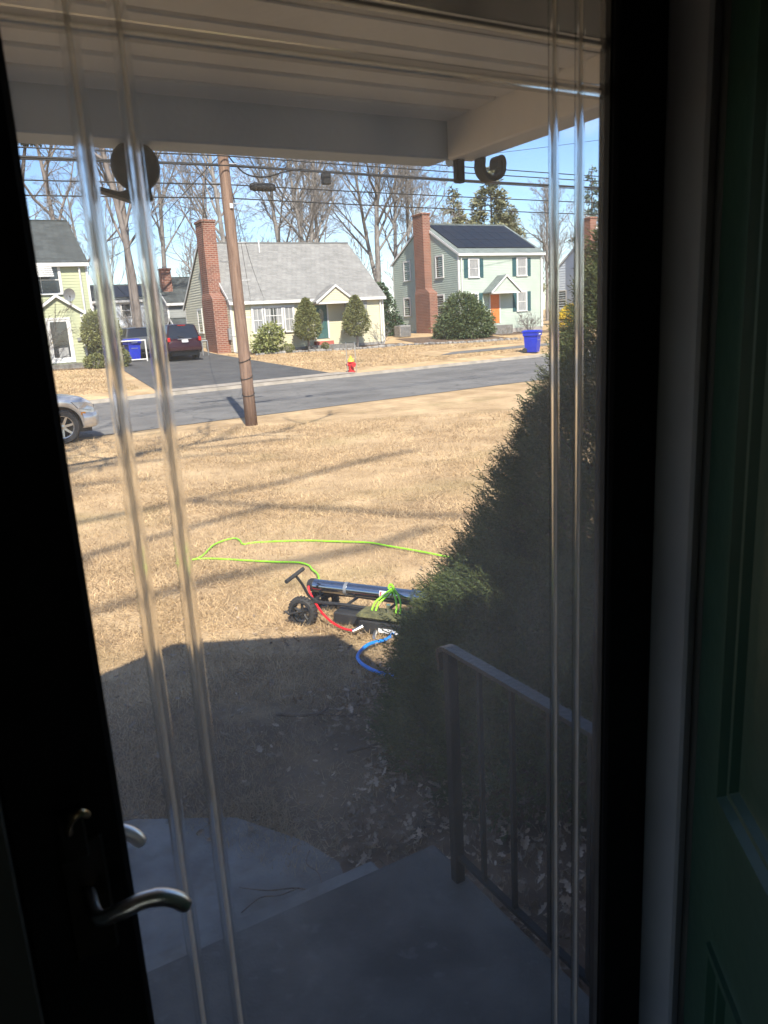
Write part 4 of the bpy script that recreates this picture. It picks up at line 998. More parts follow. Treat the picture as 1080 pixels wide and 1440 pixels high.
# ------------------------------------------------------------------ trees
class Tree:
    def __init__(s, seed): s.r = random.Random(seed); s.trunk = MB(); s.twigs = MB()
    def branch(s, p, d, L, r0, lvl, maxl, P):
        r = s.r; n = (7, 5, 4, 3, 2)[min(lvl, 4)]; pts = [Vector(p)]; rs = [r0]; dd = Vector(d).normalized()
        for i in range(n):
            wob = P['wob'] * (0.5 if lvl == 0 else 1.0)
            dd = (dd + Vector((r.gauss(0, wob), r.gauss(0, wob), r.gauss(0, wob * .6) + P['up'] * (0.06 if lvl else 0.03)))).normalized()
            pts.append(pts[-1] + dd * (L / n)); rs.append(max(r0 * (1 - (i + 1) / n * (.72 if lvl == 0 else .85)), P['rmin']))
        tgt = s.trunk if lvl <= 1 else s.twigs
        tgt.tube(pts, rs, (8, 6, 4, 3, 3)[min(lvl, 4)], cap=False)
        if lvl >= maxl: return
        nc = P['nc'][lvl]; t0 = P['t0'] if lvl == 0 else .18
        for k in range(nc):
            t = t0 + (1 - t0) * (k + r.uniform(.1, .9)) / nc; t = min(t, .98)
            f = t * n; i = min(int(f), n - 1); q = pts[i].lerp(pts[i + 1], f - i); rq = rs[i] + (rs[i + 1] - rs[i]) * (f - i)
            ax = (pts[i + 1] - pts[i]).normalized(); o = ax.orthogonal().normalized(); o.rotate(Matrix.Rotation(r.uniform(0, 6.283), 3, ax))
            ang = math.radians(r.uniform(*P['ang'])) * (1.0 if lvl else P.get('ang0', 1.0)); nd = ax * math.cos(ang) + o * math.sin(ang)
            if lvl == 0: nl = L * P['lr0'] * (1.15 - .75 * t) * r.uniform(.75, 1.2)
            else: nl = L * P['lr'] * (1.1 - .55 * t) * r.uniform(.7, 1.2)
            s.branch(q, nd, nl, max(min(rq * .72, r0 * P['rr']), P['rmin']), lvl + 1, maxl, P)
    def build(s, name, label, barkm, twigm, group=None):
        t = thing(name, label, 'tree', (0, 0, 0), 0, group)
        obj('trunk', s.trunk, barkm, t, local=True, smooth='all'); obj('crown', s.twigs, twigm, t, local=True)
        return t
PA = dict(wob=.11, up=1.0, rmin=.011, nc=(12, 7, 6, 5), t0=.36, ang=(26, 50), lr0=.50, lr=.50, rr=.42)
PB = dict(wob=.08, up=1.4, rmin=.011, nc=(13, 7, 6, 4), t0=.33, ang=(20, 42), lr0=.40, lr=.48, rr=.36)
PC = dict(wob=.14, up=.7, rmin=.011, nc=(10, 7, 6, 5), t0=.26, ang=(32, 60), lr0=.62, lr=.52, rr=.46)
protos = []
def proto(seed, H, r0, P, lean=(0, 0), stems=1, spread=.16, name='bare_tree', bark='bark_grey', maxl=4):
    T_ = Tree(seed)
    for k in range(stems):
        a_ = k * 6.283 / stems + .4; d = (lean[0] + (spread * math.cos(a_) if stems > 1 else 0), lean[1] + (spread * math.sin(a_) if stems > 1 else 0), 1)
        T_.branch((.25 * math.cos(a_) if stems > 1 else 0, .25 * math.sin(a_) if stems > 1 else 0, -.4), d, H * (1 - .1 * k), r0, 0, maxl, P)
    t = T_.build(name, 'x', bark, 'twig'); protos.append(t); return t
p_spread = proto(21, 17, .26, PA)
p_tall = proto(34, 19, .22, PB)
p_open = proto(47, 16, .28, PC, bark='bark_pink')
p_twin = proto(53, 20, .27, PB, stems=2, spread=.09, bark='bark_pink')
p_multi = proto(66, 18, .22, PA, stems=3, spread=.22)
used = set()
def plant(p, x, y, rz, sc, label, group='bare trees behind the houses'):
    o = p if p.name not in used else copy_tree(p)
    used.add(p.name)
    o.location = (x, y, terr(x, y)); o.rotation_euler = (0, 0, rz); o.scale = (sc, sc, sc); o['label'] = label; o['group'] = group
    return o
TB = [
 (p_open, 24.0, 74, 3.0, 1.0, 'far bare tree above the left half of the yellow house roof'),
 (p_open, 44.0, 92, 5.0, .95, 'distant bare tree behind the mint house'),
 (p_tall, 17.5, 84, .6, .85, 'far bare tree above the grey house chimney'),
 (p_open, 8.6, 58, .4, .95, 'bare tree rising behind the roof of the olive green house'),
 (p_twin, 11.9, 52.5, 1.2, .98, 'twin-trunked bare tree between the olive green house and the driveway'),
 (p_tall, 16.3, 62, 2.2, 1.0, 'slim bare tree just left of the brick chimney of the yellow house'),
 (p_spread, 20.3, 57, .9, 1.0, 'bare leaning tree behind the utility pole and yellow house roof'),
 (p_multi, 27.2, 60, .3, 1.1, 'many-stemmed bare tree behind the middle of the yellow house ridge'),
 (p_tall, 30.2, 63, 4.1, 1.08, 'tall slim bare tree behind the right end of the yellow house ridge'),
 (p_spread, 33.6, 59, 3.6, 1.12, 'pale grey bare tree in the gap between the yellow and mint houses'),
 (p_multi, 38.5, 64, 2.0, 1.1, 'bare tree just left of the mint house brick chimney'),
 (p_spread, 35.0, 78, 5.2, 1.1, 'far bare tree above the right edge of the yellow house roof'),
 (p_tall, 46.0, 72, 1.0, .95, 'bare tree behind the mint house chimney top'),
 (p_spread, 59.0, 66, 2.6, .78, 'bare tree behind the right end of the mint house roof'),
 (p_tall, 64.0, 70, .2, .72, 'bare tree between the mint house and the pale blue house'),
 (p_open, 70.0, 72, 1.9, .75, 'bare tree behind the chimney of the pale blue house'),
 (p_spread, 13.5, 76, 1.7, .8, 'far bare tree above the distant white house'),
 (p_multi, 66.0, 92, 3.1, .8, 'distant bare tree at the right skyline'),
]
for a_ in TB: plant(*a_)
# trees on this side whose shadows cross the lawn and street
p_sh1 = proto(71, 15, .24, dict(PC, nc=(9, 5, 3), t0=.42, rmin=.03, rr=.6), maxl=3)
p_sh2 = proto(72, 20, .30, dict(PC, nc=(11, 5, 3), t0=.45, rmin=.05, rr=.62), maxl=2)
plant(p_sh1, .1, 10.4, 2.4, .85, 'bare front-yard tree left of the doorway, seen by its shadow on the street', 'bare trees on the near side')
plant(p_sh2, -8.3, -6.0, 1.1, 1.2, 'bare back-yard tree behind the house, seen by its shadow on the lawn', 'bare trees on the near side')

# a far wood that reads as one grey-brown mass behind the houses
fw = Tree(91); PF = dict(wob=.10, up=1.2, rmin=.022, nc=(9, 5, 3), t0=.25, ang=(20, 45), lr0=.42, lr=.5, rr=.4)
rw = random.Random(17)
for i in range(75):
    x = rw.uniform(8, 150); y = rw.uniform(98, 135) - abs(x - 60) * .15
    fw.branch((x, y, terr(x, y) - .5), (0, 0, 1), rw.uniform(9, 15), .13, 0, 3 if i % 2 else 2, PF)
mbw_ = fw.trunk; mbw_.arrays(fw.twigs.v, fw.twigs.f)
o = obj('far_wood', mbw_, 'twig'); o['kind'] = 'stuff'; tag(o, 'grey-brown leafless wood along the skyline behind the houses', 'woodland')
# evergreens
def conifer(name, label, x, y, H, R, z0, nlay, per, material, seed, droop=.25, size=.55, openness=.4):
    r = np.random.default_rng(seed); zb = terr(x, y); t = thing(name, label, 'tree', (x, y, zb))
    tm = MB(); tm.tube([(x, y, zb - .3), (x + .1, y, zb + H * .5), (x, y, zb + H * .98)], [.24, .16, .03], 7)
    obj('trunk', tm, 'bark_brown', t, smooth='all')
    bm_ = MB(); Ps = []; Ds = []
    for k in range(nlay):
        f = (k + .5) / nlay; z = zb + z0 + (H - z0) * f; Rk = R * (1 - f) ** .8 * r.uniform(.7, 1.15) + .15
        nb_ = max(4, int(7 * (1 - f * .5)))
        for j in range(nb_):
            if r.uniform() < openness * .5: continue
            a_ = r.uniform(0, 6.283); L = Rk * r.uniform(.6, 1.1); dx, dy = math.cos(a_), math.sin(a_); dz = -droop * L + .1 * L * (f > .7)
            bm_.tube([(x, y, z), (x + dx * L * .5, y + dy * L * .5, z + dz * .3), (x + dx * L, y + dy * L, z + dz * .6)], [.04, .025, .01], 3, cap=False)
            m = int(per * L / R) + 4; s_ = r.uniform(.25, 1.0, m)
            P = np.stack([x + dx * L * s_, y + dy * L * s_, z + dz * .6 * s_], axis=1) + r.normal(0, .16 * size / .5, (m, 3)); Ps.append(P)
            Ds.append(np.tile([dx, dy, .1], (m, 1)) + r.normal(0, .5, (m, 3)))
    obj('branches', bm_, 'bark_brown', t)
    V, F = leaf_cloud(np.concatenate(Ps), np.concatenate(Ds), size, size * .16, r); obj('crown', (V, F), material, t)
conifer('pine_tree', 'broad olive-green pine behind the mint house roof ridge', 51.5, 66, 15.2, 5.4, 2.5, 34, 190, 'leaf_pine', 4, droop=-.12, size=.5, openness=.25)
conifer('pine_tree', 'narrower olive-green pine left of the broad pine behind the mint house', 47.6, 67, 13.2, 3.2, 2.5, 24, 110, 'leaf_pine', 9, droop=-.15, size=.48, openness=.35)
conifer('pine_tree', 'low olive-green pine right of the broad pine behind the mint house', 57.5, 70, 12.0, 3.2, 2, 22, 110, 'leaf_pine', 14, droop=-.15, size=.48, openness=.35)
conifer('spruce_tree', 'pointed blue-green spruce above the pale blue house chimney', 74.3, 75, 17.8, 4.4, 1.5, 34, 90, 'leaf_spruce', 5, droop=.3, size=.5, openness=.35)
# dark leafy clump high on a leaning trunk at the left
lt = thing('leaning_tree', 'leaning bare trunk topped by a dark evergreen clump at the upper left', 'tree', (6.2, 60, terr(6.2, 60)))
obj('trunk', MB().tube(spline([(6.2, 60, 1.0), (6.5, 60, 6), (7.0, 60, 11.2), (7.9, 60, 15.3)], 5), [.22, .21, .20, .19, .18, .18, .17, .17, .16, .16, .15, .14, .13, .12, .10, .08], 7), 'bark_twig_dark', lt, smooth='all')
V1, D1 = shell_pts(1500, (8.05, 60, 15.7), (1.2, 1.2, .65), npr, inner=.2, lump=.2)
obj('crown', leaf_cloud(V1, D1, .34, .08, npr), 'leaf_holly', lt)

# ------------------------------------------------------------------ shrubs across the street
def shrub(name, label, parts, n, size, width, material, seed, stem=None, group=None, inner=.55, lump=.12):
    r = np.random.default_rng(seed); c0 = parts[0][0]; gx, gy = c0[0], c0[1]
    t = thing(name, label, 'shrub', (gx, gy, terr(gx, gy)), 0, group)
    Vs, Fs, off = [], [], 0
    for c, rad in parts:
        P, D = shell_pts(n // len(parts), c, rad, r, inner=inner, lump=lump); V, F = leaf_cloud(P, D, size, width, r); Vs.append(V); Fs.append(F + off); off += len(V)
    obj('foliage', (np.concatenate(Vs), np.concatenate(Fs)), material, t)
    mb = MB(); z0 = terr(gx, gy) - .1
    if stem: mb.tube([(gx, gy, z0), (gx + .02, gy, (z0 + c0[2]) / 2), (gx, gy, c0[2])], [stem * 1.2, stem, stem * .7], 8)
    else:
        for k in range(6):
            a_ = k * 1.05; mb.tube([(gx + .05 * math.cos(a_), gy + .05 * math.sin(a_), z0), (gx + parts[0][1][0] * .5 * math.cos(a_), gy + parts[0][1][1] * .5 * math.sin(a_), c0[2] + .1)], [.03, .012], 5)
    obj('trunk', mb, 'bark_grey', t, smooth='all'); return t
def egg(c, R, H):
    """topiary egg: wide low, pointed top"""
    x, y, z = c
    return [((x, y, z + H * .28), (R, R, H * .30)), ((x, y, z + H * .45), (R * .88, R * .88, H * .33)), ((x, y, z + H * .64), (R * .62, R * .62, H * .30)), ((x, y, z + H * .80), (R * .33, R * .33, H * .21))]
shrub('topiary_tree', 'clipped egg-shaped evergreen on a trunk left of the teal door', egg((19.0, 41.55, 1.35), .82, 2.25), 9000, .10, .028, 'leaf_topiary', 31, stem=.08, inner=.66, lump=.11)
shrub('topiary_tree', 'clipped egg-shaped evergreen on a trunk right of the teal door', egg((22.2, 41.55, 1.40), .84, 2.25), 9000, .10, .028, 'leaf_topiary', 32, stem=.08, inner=.66, lump=.11)
shrub('rhododendron', 'loose broadleaf shrub below the triple window of the yellow house', [((16.55, 41.6, 1.45), (.9, .85, .75)), ((16.75, 41.5, 1.75), (.62, .62, .60)), ((16.3, 41.55, 1.1), (.7, .7, .5))], 2400, .17, .045, 'leaf_rhodo', 33, inner=.35, lump=.2)
shrub('box_shrub', 'small round clipped shrub between the loose broadleaf shrub and the left topiary', [((17.65, 41.5, .86), (.4, .4, .30))], 1500, .07, .022, 'leaf_topiary', 34)
shrub('box_shrub', 'tiny clipped shrub at the step of the teal door', [((19.95, 41.35, .90), (.22, .22, .20))], 600, .06, .02, 'leaf_topiary', 35)
shrub('juniper_shrub', 'large rounded juniper in front of the mint house chimney corner', [((31.6, 43.6, 1.75), (1.9, 1.7, 1.35)), ((31.5, 43.7, 2.45), (1.35, 1.3, 1.2)), ((30.6, 43.7, 1.2), (1.2, 1.2, .9)), ((32.6, 43.8, 1.5), (1.35, 1.2, 1.1))], 16000, .22, .035, 'leaf_yew', 36, inner=.6, lump=.18)
shrub('holly_shrub', 'tall dark glossy shrub in the gap between the yellow and mint houses', [((28.6, 49.2, 2.6), (.95, .95, 1.6)), ((28.3, 49.2, 3.7), (.7, .7, 1.1)), ((28.9, 49, 1.8), (1.0, 1.0, .9))], 6000, .16, .05, 'leaf_holly', 37)
shrub('golden_shrub', 'bright yellow shrub on the far lawn near the right edge', [((37.7, 40.2, 1.45), (.85, .8, .75)), ((38.2, 40.3, 1.9), (.7, .7, .6))], 4000, .15, .04, 'leaf_gold', 38)
shrub('evergreen_shrub', 'brown-green rounded shrub at the corner of the olive house entry', [((7.1, 40.2, 2.35), (.62, .62, .95)), ((7.55, 40.2, 2.4), (.72, .7, .95))], 6000, .13, .035, 'leaf_topiary', 39, stem=.14)
shrub('low_shrub', 'low grey-green shrub at the foot of the olive house entry', [((6.85, 39.7, .95), (.55, .5, .38))], 1800, .10, .03, 'leaf_topiary', 40)
shrub('low_shrub', 'low grey-green shrub between the olive house entry and the driveway', [((7.95, 39.6, 1.05), (.5, .5, .5))], 1800, .10, .03, 'leaf_topiary', 41)
def bare_shrub(name, label, x, y, H, seed, n=14, dark=False):
    T_ = Tree(seed); PS = dict(wob=.16, up=.6, rmin=.007, nc=(5, 4, 3), t0=.3, ang=(25, 55), lr0=.55, lr=.5, rr=.6)
    r = random.Random(seed)
    for k in range(n):
        a_ = r.uniform(0, 6.283); T_.branch((0, 0, -.05), (math.cos(a_) * .6, math.sin(a_) * .6, 1), H * r.uniform(.6, 1), .018, 0, 2, PS)
    t = thing(name, label, 'shrub', (x, y, terr(x, y)))
    mb = T_.trunk; mb.arrays(T_.twigs.v, T_.twigs.f); obj('stems', mb, 'bark_twig_dark' if dark else 'twig', t, local=True)
bare_shrub('bare_shrub', 'leafless shrub in front of the right window of the mint house', 38.2, 44.6, 1.7, 61, 16)
bare_shrub('bare_shrub', 'leafless young shrub by the right corner of the yellow house', 23.9, 41.7, 1.5, 62, 5)
bare_shrub('bare_shrub', 'leafless brushy shrub behind the blue bin by the driveway', 11.6, 49.5, 3.2, 63, 22)
bare_shrub('bare_shrub', 'leafless twiggy bush beside the olive house entry roof', 4.3, 40.2, 3.4, 64, 10, dark=True)
# stone edging (too small to pick apart)
mb = MB(); rr = random.Random(4)
for i in range(90):
    x = 15.6 + i * .205 + rr.uniform(-.05, .05); y = 41.05 + .25 * math.sin(x * .8) - max(0, x - 26) * .1; z = terr(x, y); s_ = rr.uniform(.07, .13)
    mb.bevbox(x - s_, x + s_, y - s_, y + s_, z - .05, z + s_ * 1.1, s_ * .3)
o = tag(obj('bed_edging', mb, 'stone'), 'low edging of small stones along the planting beds across the street', 'edging'); o['kind'] = 'stuff'

# ------------------------------------------------------------------ street furniture
ang_st = math.atan(.11)
up = thing('utility_pole', 'brown wooden utility pole standing at the edge of the near lawn', 'utility pole', (6.44, 17.75, -.2))
lx = lambda z: 6.44 - .012 * z
obj('shaft', MB().tube([(lx(z), 17.75, z) for z in (-.3, 1, 2.5, 4, 5.5, 7, 8.5)], [.146, .140, .134, .128, .122, .117, .11], 16), 'pole_wood', up, smooth='all')
for i in range(12):
    z = 1.9 + i * .42; s_ = 1 if i % 2 else -1
    obj('step_bolt', MB().tube([(lx(z) + s_ * .12, 17.75, z), (lx(z) + s_ * .33, 17.72, z), (lx(z) + s_ * .33, 17.72, z + .03)], .011, 5), 'metal_grey', up)
for z in (.55, .95, 1.35):
    obj('band', MB().tube([(lx(z) + .148 * math.cos(t), 17.75 + .148 * math.sin(t), z + .05 * math.sin(t + z)) for t in [i * .35 for i in range(19)]], .009, 5), 'wire', up)
obj('tag_plate', MB().box(lx(4.3) - .02, lx(4.3) + .05, 17.59, 17.604, 4.72, 4.82), 'trim_white', up)
obj('crossarm', MB().bevbox(lx(7.6) - 1.1, lx(7.6) + 1.1, 17.53, 17.64, 7.55, 7.68, .01), 'pole_wood', up)
def wire(label, z, dz_r, dy=0.0, sag=.25, r=.014, xa=-40, xb=75, name='overhead_wire'):
    pts = []; z_l = z - dz_r
    for seg in ((xa, 6.4), (6.4, 42.0), (42.0, xb)):
        n = 18
        for i in range(n):
            t = i / n; x = seg[0] + (seg[1] - seg[0]) * t
            pts.append((x, 17.75 + dy + .11 * (x - 6.4) * .55, z + (x - 6.4) * dz_r - sag * 4 * t * (1 - t)))
    return tag(obj(name, MB().tube(pts, r, 5), 'wire'), label, 'wire', 'overhead wires along the street')
wire('lowest thin overhead wire crossing the street view', 4.98, .010, .17, .18)
wire('second lowest overhead wire, level with the splice closure', 5.27, .013, .17, .16)
wire('thick bundled overhead cable just below the porch beam', 5.68, .012, .18, .12, r=.03)
wire('thin overhead wire just under the thick bundled cable', 5.60, .014, -.2, .2)
wire('thin overhead wire just above the thick bundled cable', 5.80, .014, -.18, .15)
wire('high overhead wire near the porch beam edge', 6.05, .012, .2, .15)
# splice closure and terminal box on the cable
sc_ = thing('splice_closure', 'dark cylindrical cable splice closure right of the utility pole', 'splice closure', (7.25, 17.95, 5.2))
obj('body', MB().lathe([(.03, -.32), (.07, -.30), (.09, -.24), (.095, 0), (.09, .24), (.07, .30), (.03, .32)], (7.35, 17.98, 5.255), 'x', 14), 'wire', sc_, smooth=True)
for dx in (-.2, 0, .2): obj('rib', MB().lathe([(.1, -.02), (.103, 0), (.1, .02)], (7.35 + dx, 17.98, 5.255), 'x', 14), 'black_plastic', sc_)
tb = thing('terminal_box', 'small dark terminal box hanging from the thick cable right of the pole', 'cable box', (9.05, 18.05, 5.6))
obj('body', MB().bevbox(8.94, 9.16, 17.98, 18.12, 5.38, 5.64, .02), 'wire', tb); obj('strap', MB().box(9.04, 9.06, 17.96, 18.14, 5.641, 5.68), 'black_plastic', tb)
def free_wire(label, pts, r=.009):
    return tag(obj('service_wire', MB().tube(spline(pts, 8), r, 5), 'wire'), label, 'wire', 'service wires to the houses')
free_wire('looping cable sagging from the pole top to the thick cable', [(6.45, 17.9, 6.0), (6.9, 17.95, 5.55), (7.4, 17.95, 5.47), (7.9, 17.98, 5.60), (8.4, 18.0, 5.70)], .018)
free_wire('service wire from the pole to the left eave of the yellow house', [(6.5, 17.9, 5.95), (11.2, 30, 4.9), (16.1, 42.6, 3.75)])
free_wire('second service wire from the pole to the yellow house gutter', [(6.5, 17.9, 5.5), (11.5, 30, 4.6), (16.9, 42.6, 3.75)])
free_wire('service wire from the pole to the olive green house', [(6.38, 17.9, 5.9), (6.9, 30, 5.2), (7.3, 42.0, 5.4)])
free_wire('vertical wire hanging in front of the brick chimney', [(6.2, 17.9, 6.6), (9.6, 30, 5.2), (14.1, 44.6, 4.4)])
free_wire('high service wire rising to the right above the pale blue house', [(30, 40, 11.4), (41, 40, 13.0), (55, 40, 15.4)], .014)
free_wire('short high wire at the upper right beside the porch beam', [(40, 38, 12.6), (46, 38, 13.2), (60, 38, 14.2)], .03)

# hydrant with two marker stakes
hy = thing('fire_hydrant', 'red fire hydrant with yellow bonnet on the far verge', 'fire hydrant', (16.22, 31.1, terr(16.22, 31.1)))
hz = terr(16.22, 31.1)
obj('barrel', MB().lathe([(.17, -.03), (.17, .03), (.12, .035), (.115, .40), (.16, .41), (.16, .45)], (16.22, 31.1, hz), 'z', 16), 'hydrant_red', hy, smooth=True)
obj('bonnet', MB().lathe([(.155, .451), (.14, .50), (.10, .58), (.05, .63), (.045, .70), (.02, .71)], (16.22, 31.1, hz), 'z', 16), 'hydrant_yellow', hy, smooth=True)
obj('nozzle', MB().lathe([(.10, -.24), (.10, -.16), (.075, -.155), (.075, .0)], (16.22, 31.1, hz + .30), 'y', 14), 'hydrant_red', hy, smooth=True)
for s_ in (-1, 1): obj('nozzle', MB().lathe([(.06, 0), (.06, .15), (.075, .155), (.075, .21)] if s_ > 0 else [(.075, -.21), (.075, -.155), (.06, -.15), (.06, 0)], (16.22, 31.1, hz + .32), 'x', 12), 'hydrant_red', hy, smooth=True)
for dx, nm in ((-.22, 'left'), (.24, 'right')):
    tag(obj('marker_stake', MB().tube([(16.22 + dx, 31.05, hz - .05), (16.2 + dx * .93, 31.05, hz + 1.32)], .014, 6), 'curtain'), 'thin pale marker stake on the %s of the red hydrant' % nm, 'stake', 'hydrant marker stakes')

def wheelie_bin(x, y, rz, label, sc=1.0):
    t = thing('recycling_bin', label, 'bin', (x, y, terr(x, y)), rz, 'blue wheeled bins'); t.scale = (sc, sc, sc)
    mb = MB(); prof = [(.24, .27, .04), (.27, .30, .30), (.29, .33, .80), (.335, .37, .82), (.335, .375, .98)]
    for w, d, z in prof: mb.v += [(-w, -d, z), (w, -d, z), (w, d, z), (-w, d, z)]
    for k in range(len(prof) - 1):
        for j in range(4): mb.f.append((k * 4 + j, k * 4 + (j + 1) % 4, (k + 1) * 4 + (j + 1) % 4, (k + 1) * 4 + j))
    mb.f += [(3, 2, 1, 0), (16, 17, 18, 19)]
    obj('body', mb, 'bin_blue', t, local=True)
    mb = MB(); mb.v += [(-.36, -.41, .985), (.36, -.41, .985), (.36, .40, .985), (-.36, .40, .985), (-.36, -.41, 1.02), (.36, -.41, 1.02), (.36, .40, 1.03), (-.36, .40, 1.03), (-.27, -.30, 1.075), (.27, -.30, 1.075), (.27, .34, 1.09), (-.27, .34, 1.09)]
    mb.f += [(3, 2, 1, 0), (0, 1, 5, 4), (1, 2, 6, 5), (2, 3, 7, 6), (3, 0, 4, 7), (4, 5, 9, 8), (5, 6, 10, 9), (6, 7, 11, 10), (7, 4, 8, 11), (8, 9, 10, 11)]
    obj('lid', mb, 'bin_blue', t, local=True)
    obj('handle', MB().tube([(-.26, .42, 1.0), (-.26, .47, 1.0), (.26, .47, 1.0), (.26, .42, 1.0)], .016, 6), 'bin_blue', t, local=True)
    for s_ in (-1, 1):
        w = obj('wheel', MB().lathe([(.05, -.03), (.12, -.028), (.13, 0), (.12, .028), (.05, .03)], (s_ * .29, .29, .13), 'x', 14), 'rubber', t, local=True, smooth=True)
    obj('lift_bar', MB().tube([(-.16, -.315, .62), (.16, -.315, .62)], .018, 6), 'metal_grey', t, local=True)
    obj('label_plate', MB().box(-.15, .15, -.378, -.372, .87, .92), 'sticker', t, local=True)
    return t
wheelie_bin(28.4, 33.0, .55, 'blue wheeled bin at the kerb in front of the mint house', 1.12)
wheelie_bin(9.15, 42.0, .1, 'blue wheeled bin behind the white rail fence by the driveway', 1.05)
# rail fence round the bin
fc = thing('rail_fence', 'low white pipe fence in front of the blue bin by the driveway', 'fence', (9.0, 41.6, terr(9, 41.6)))
fz = terr(9, 41.6)
for x in (8.35, 9.72): obj('post', MB().tube([(x, 41.5, fz - .1), (x, 41.5, fz + 1.1)], .04, 8), 'trim_white', fc)
for z in (.1, 1.06): obj('rail', MB().tube([(8.35, 41.5, fz + z), (9.72, 41.5, fz + z)], .035, 8), 'trim_white', fc)
bar = thing('pipe_barrier', 'small grey pipe barrier between the maroon car and the brick chimney', 'barrier', (13.2, 42.6, terr(13.2, 42.6))); bz = terr(13.2, 42.6)
for x in (13.05, 13.35): obj('post', MB().tube([(x, 42.6, bz - .1), (x, 42.6, bz + .8)], .035, 8), 'metal_grey', bar)
obj('rail', MB().tube([(13.05, 42.6, bz + .8), (13.35, 42.6, bz + .8)], .035, 8), 'metal_grey', bar)
# AC unit
ac = thing('air_conditioner', 'pale grey outdoor air conditioner left of the mint house', 'air conditioner', (28.9, 47.2, terr(28.9, 47.2))); az_ = terr(28.9, 47.2)
obj('case', MB().bevbox(28.4, 29.3, 46.8, 47.6, az_, az_ + .78, .03), 'stone', ac)
for i in range(8): obj('louvre', MB().box(28.45, 29.25, 46.775, 46.798, az_ + .1 + i * .08, az_ + .13 + i * .08), 'metal_grey', ac)
obj('fan_grille', MB().lathe([(.30, 0), (.30, .03), (.05, .05)], (28.85, 47.2, az_ + .781), 'z', 16), 'metal_grey', ac)

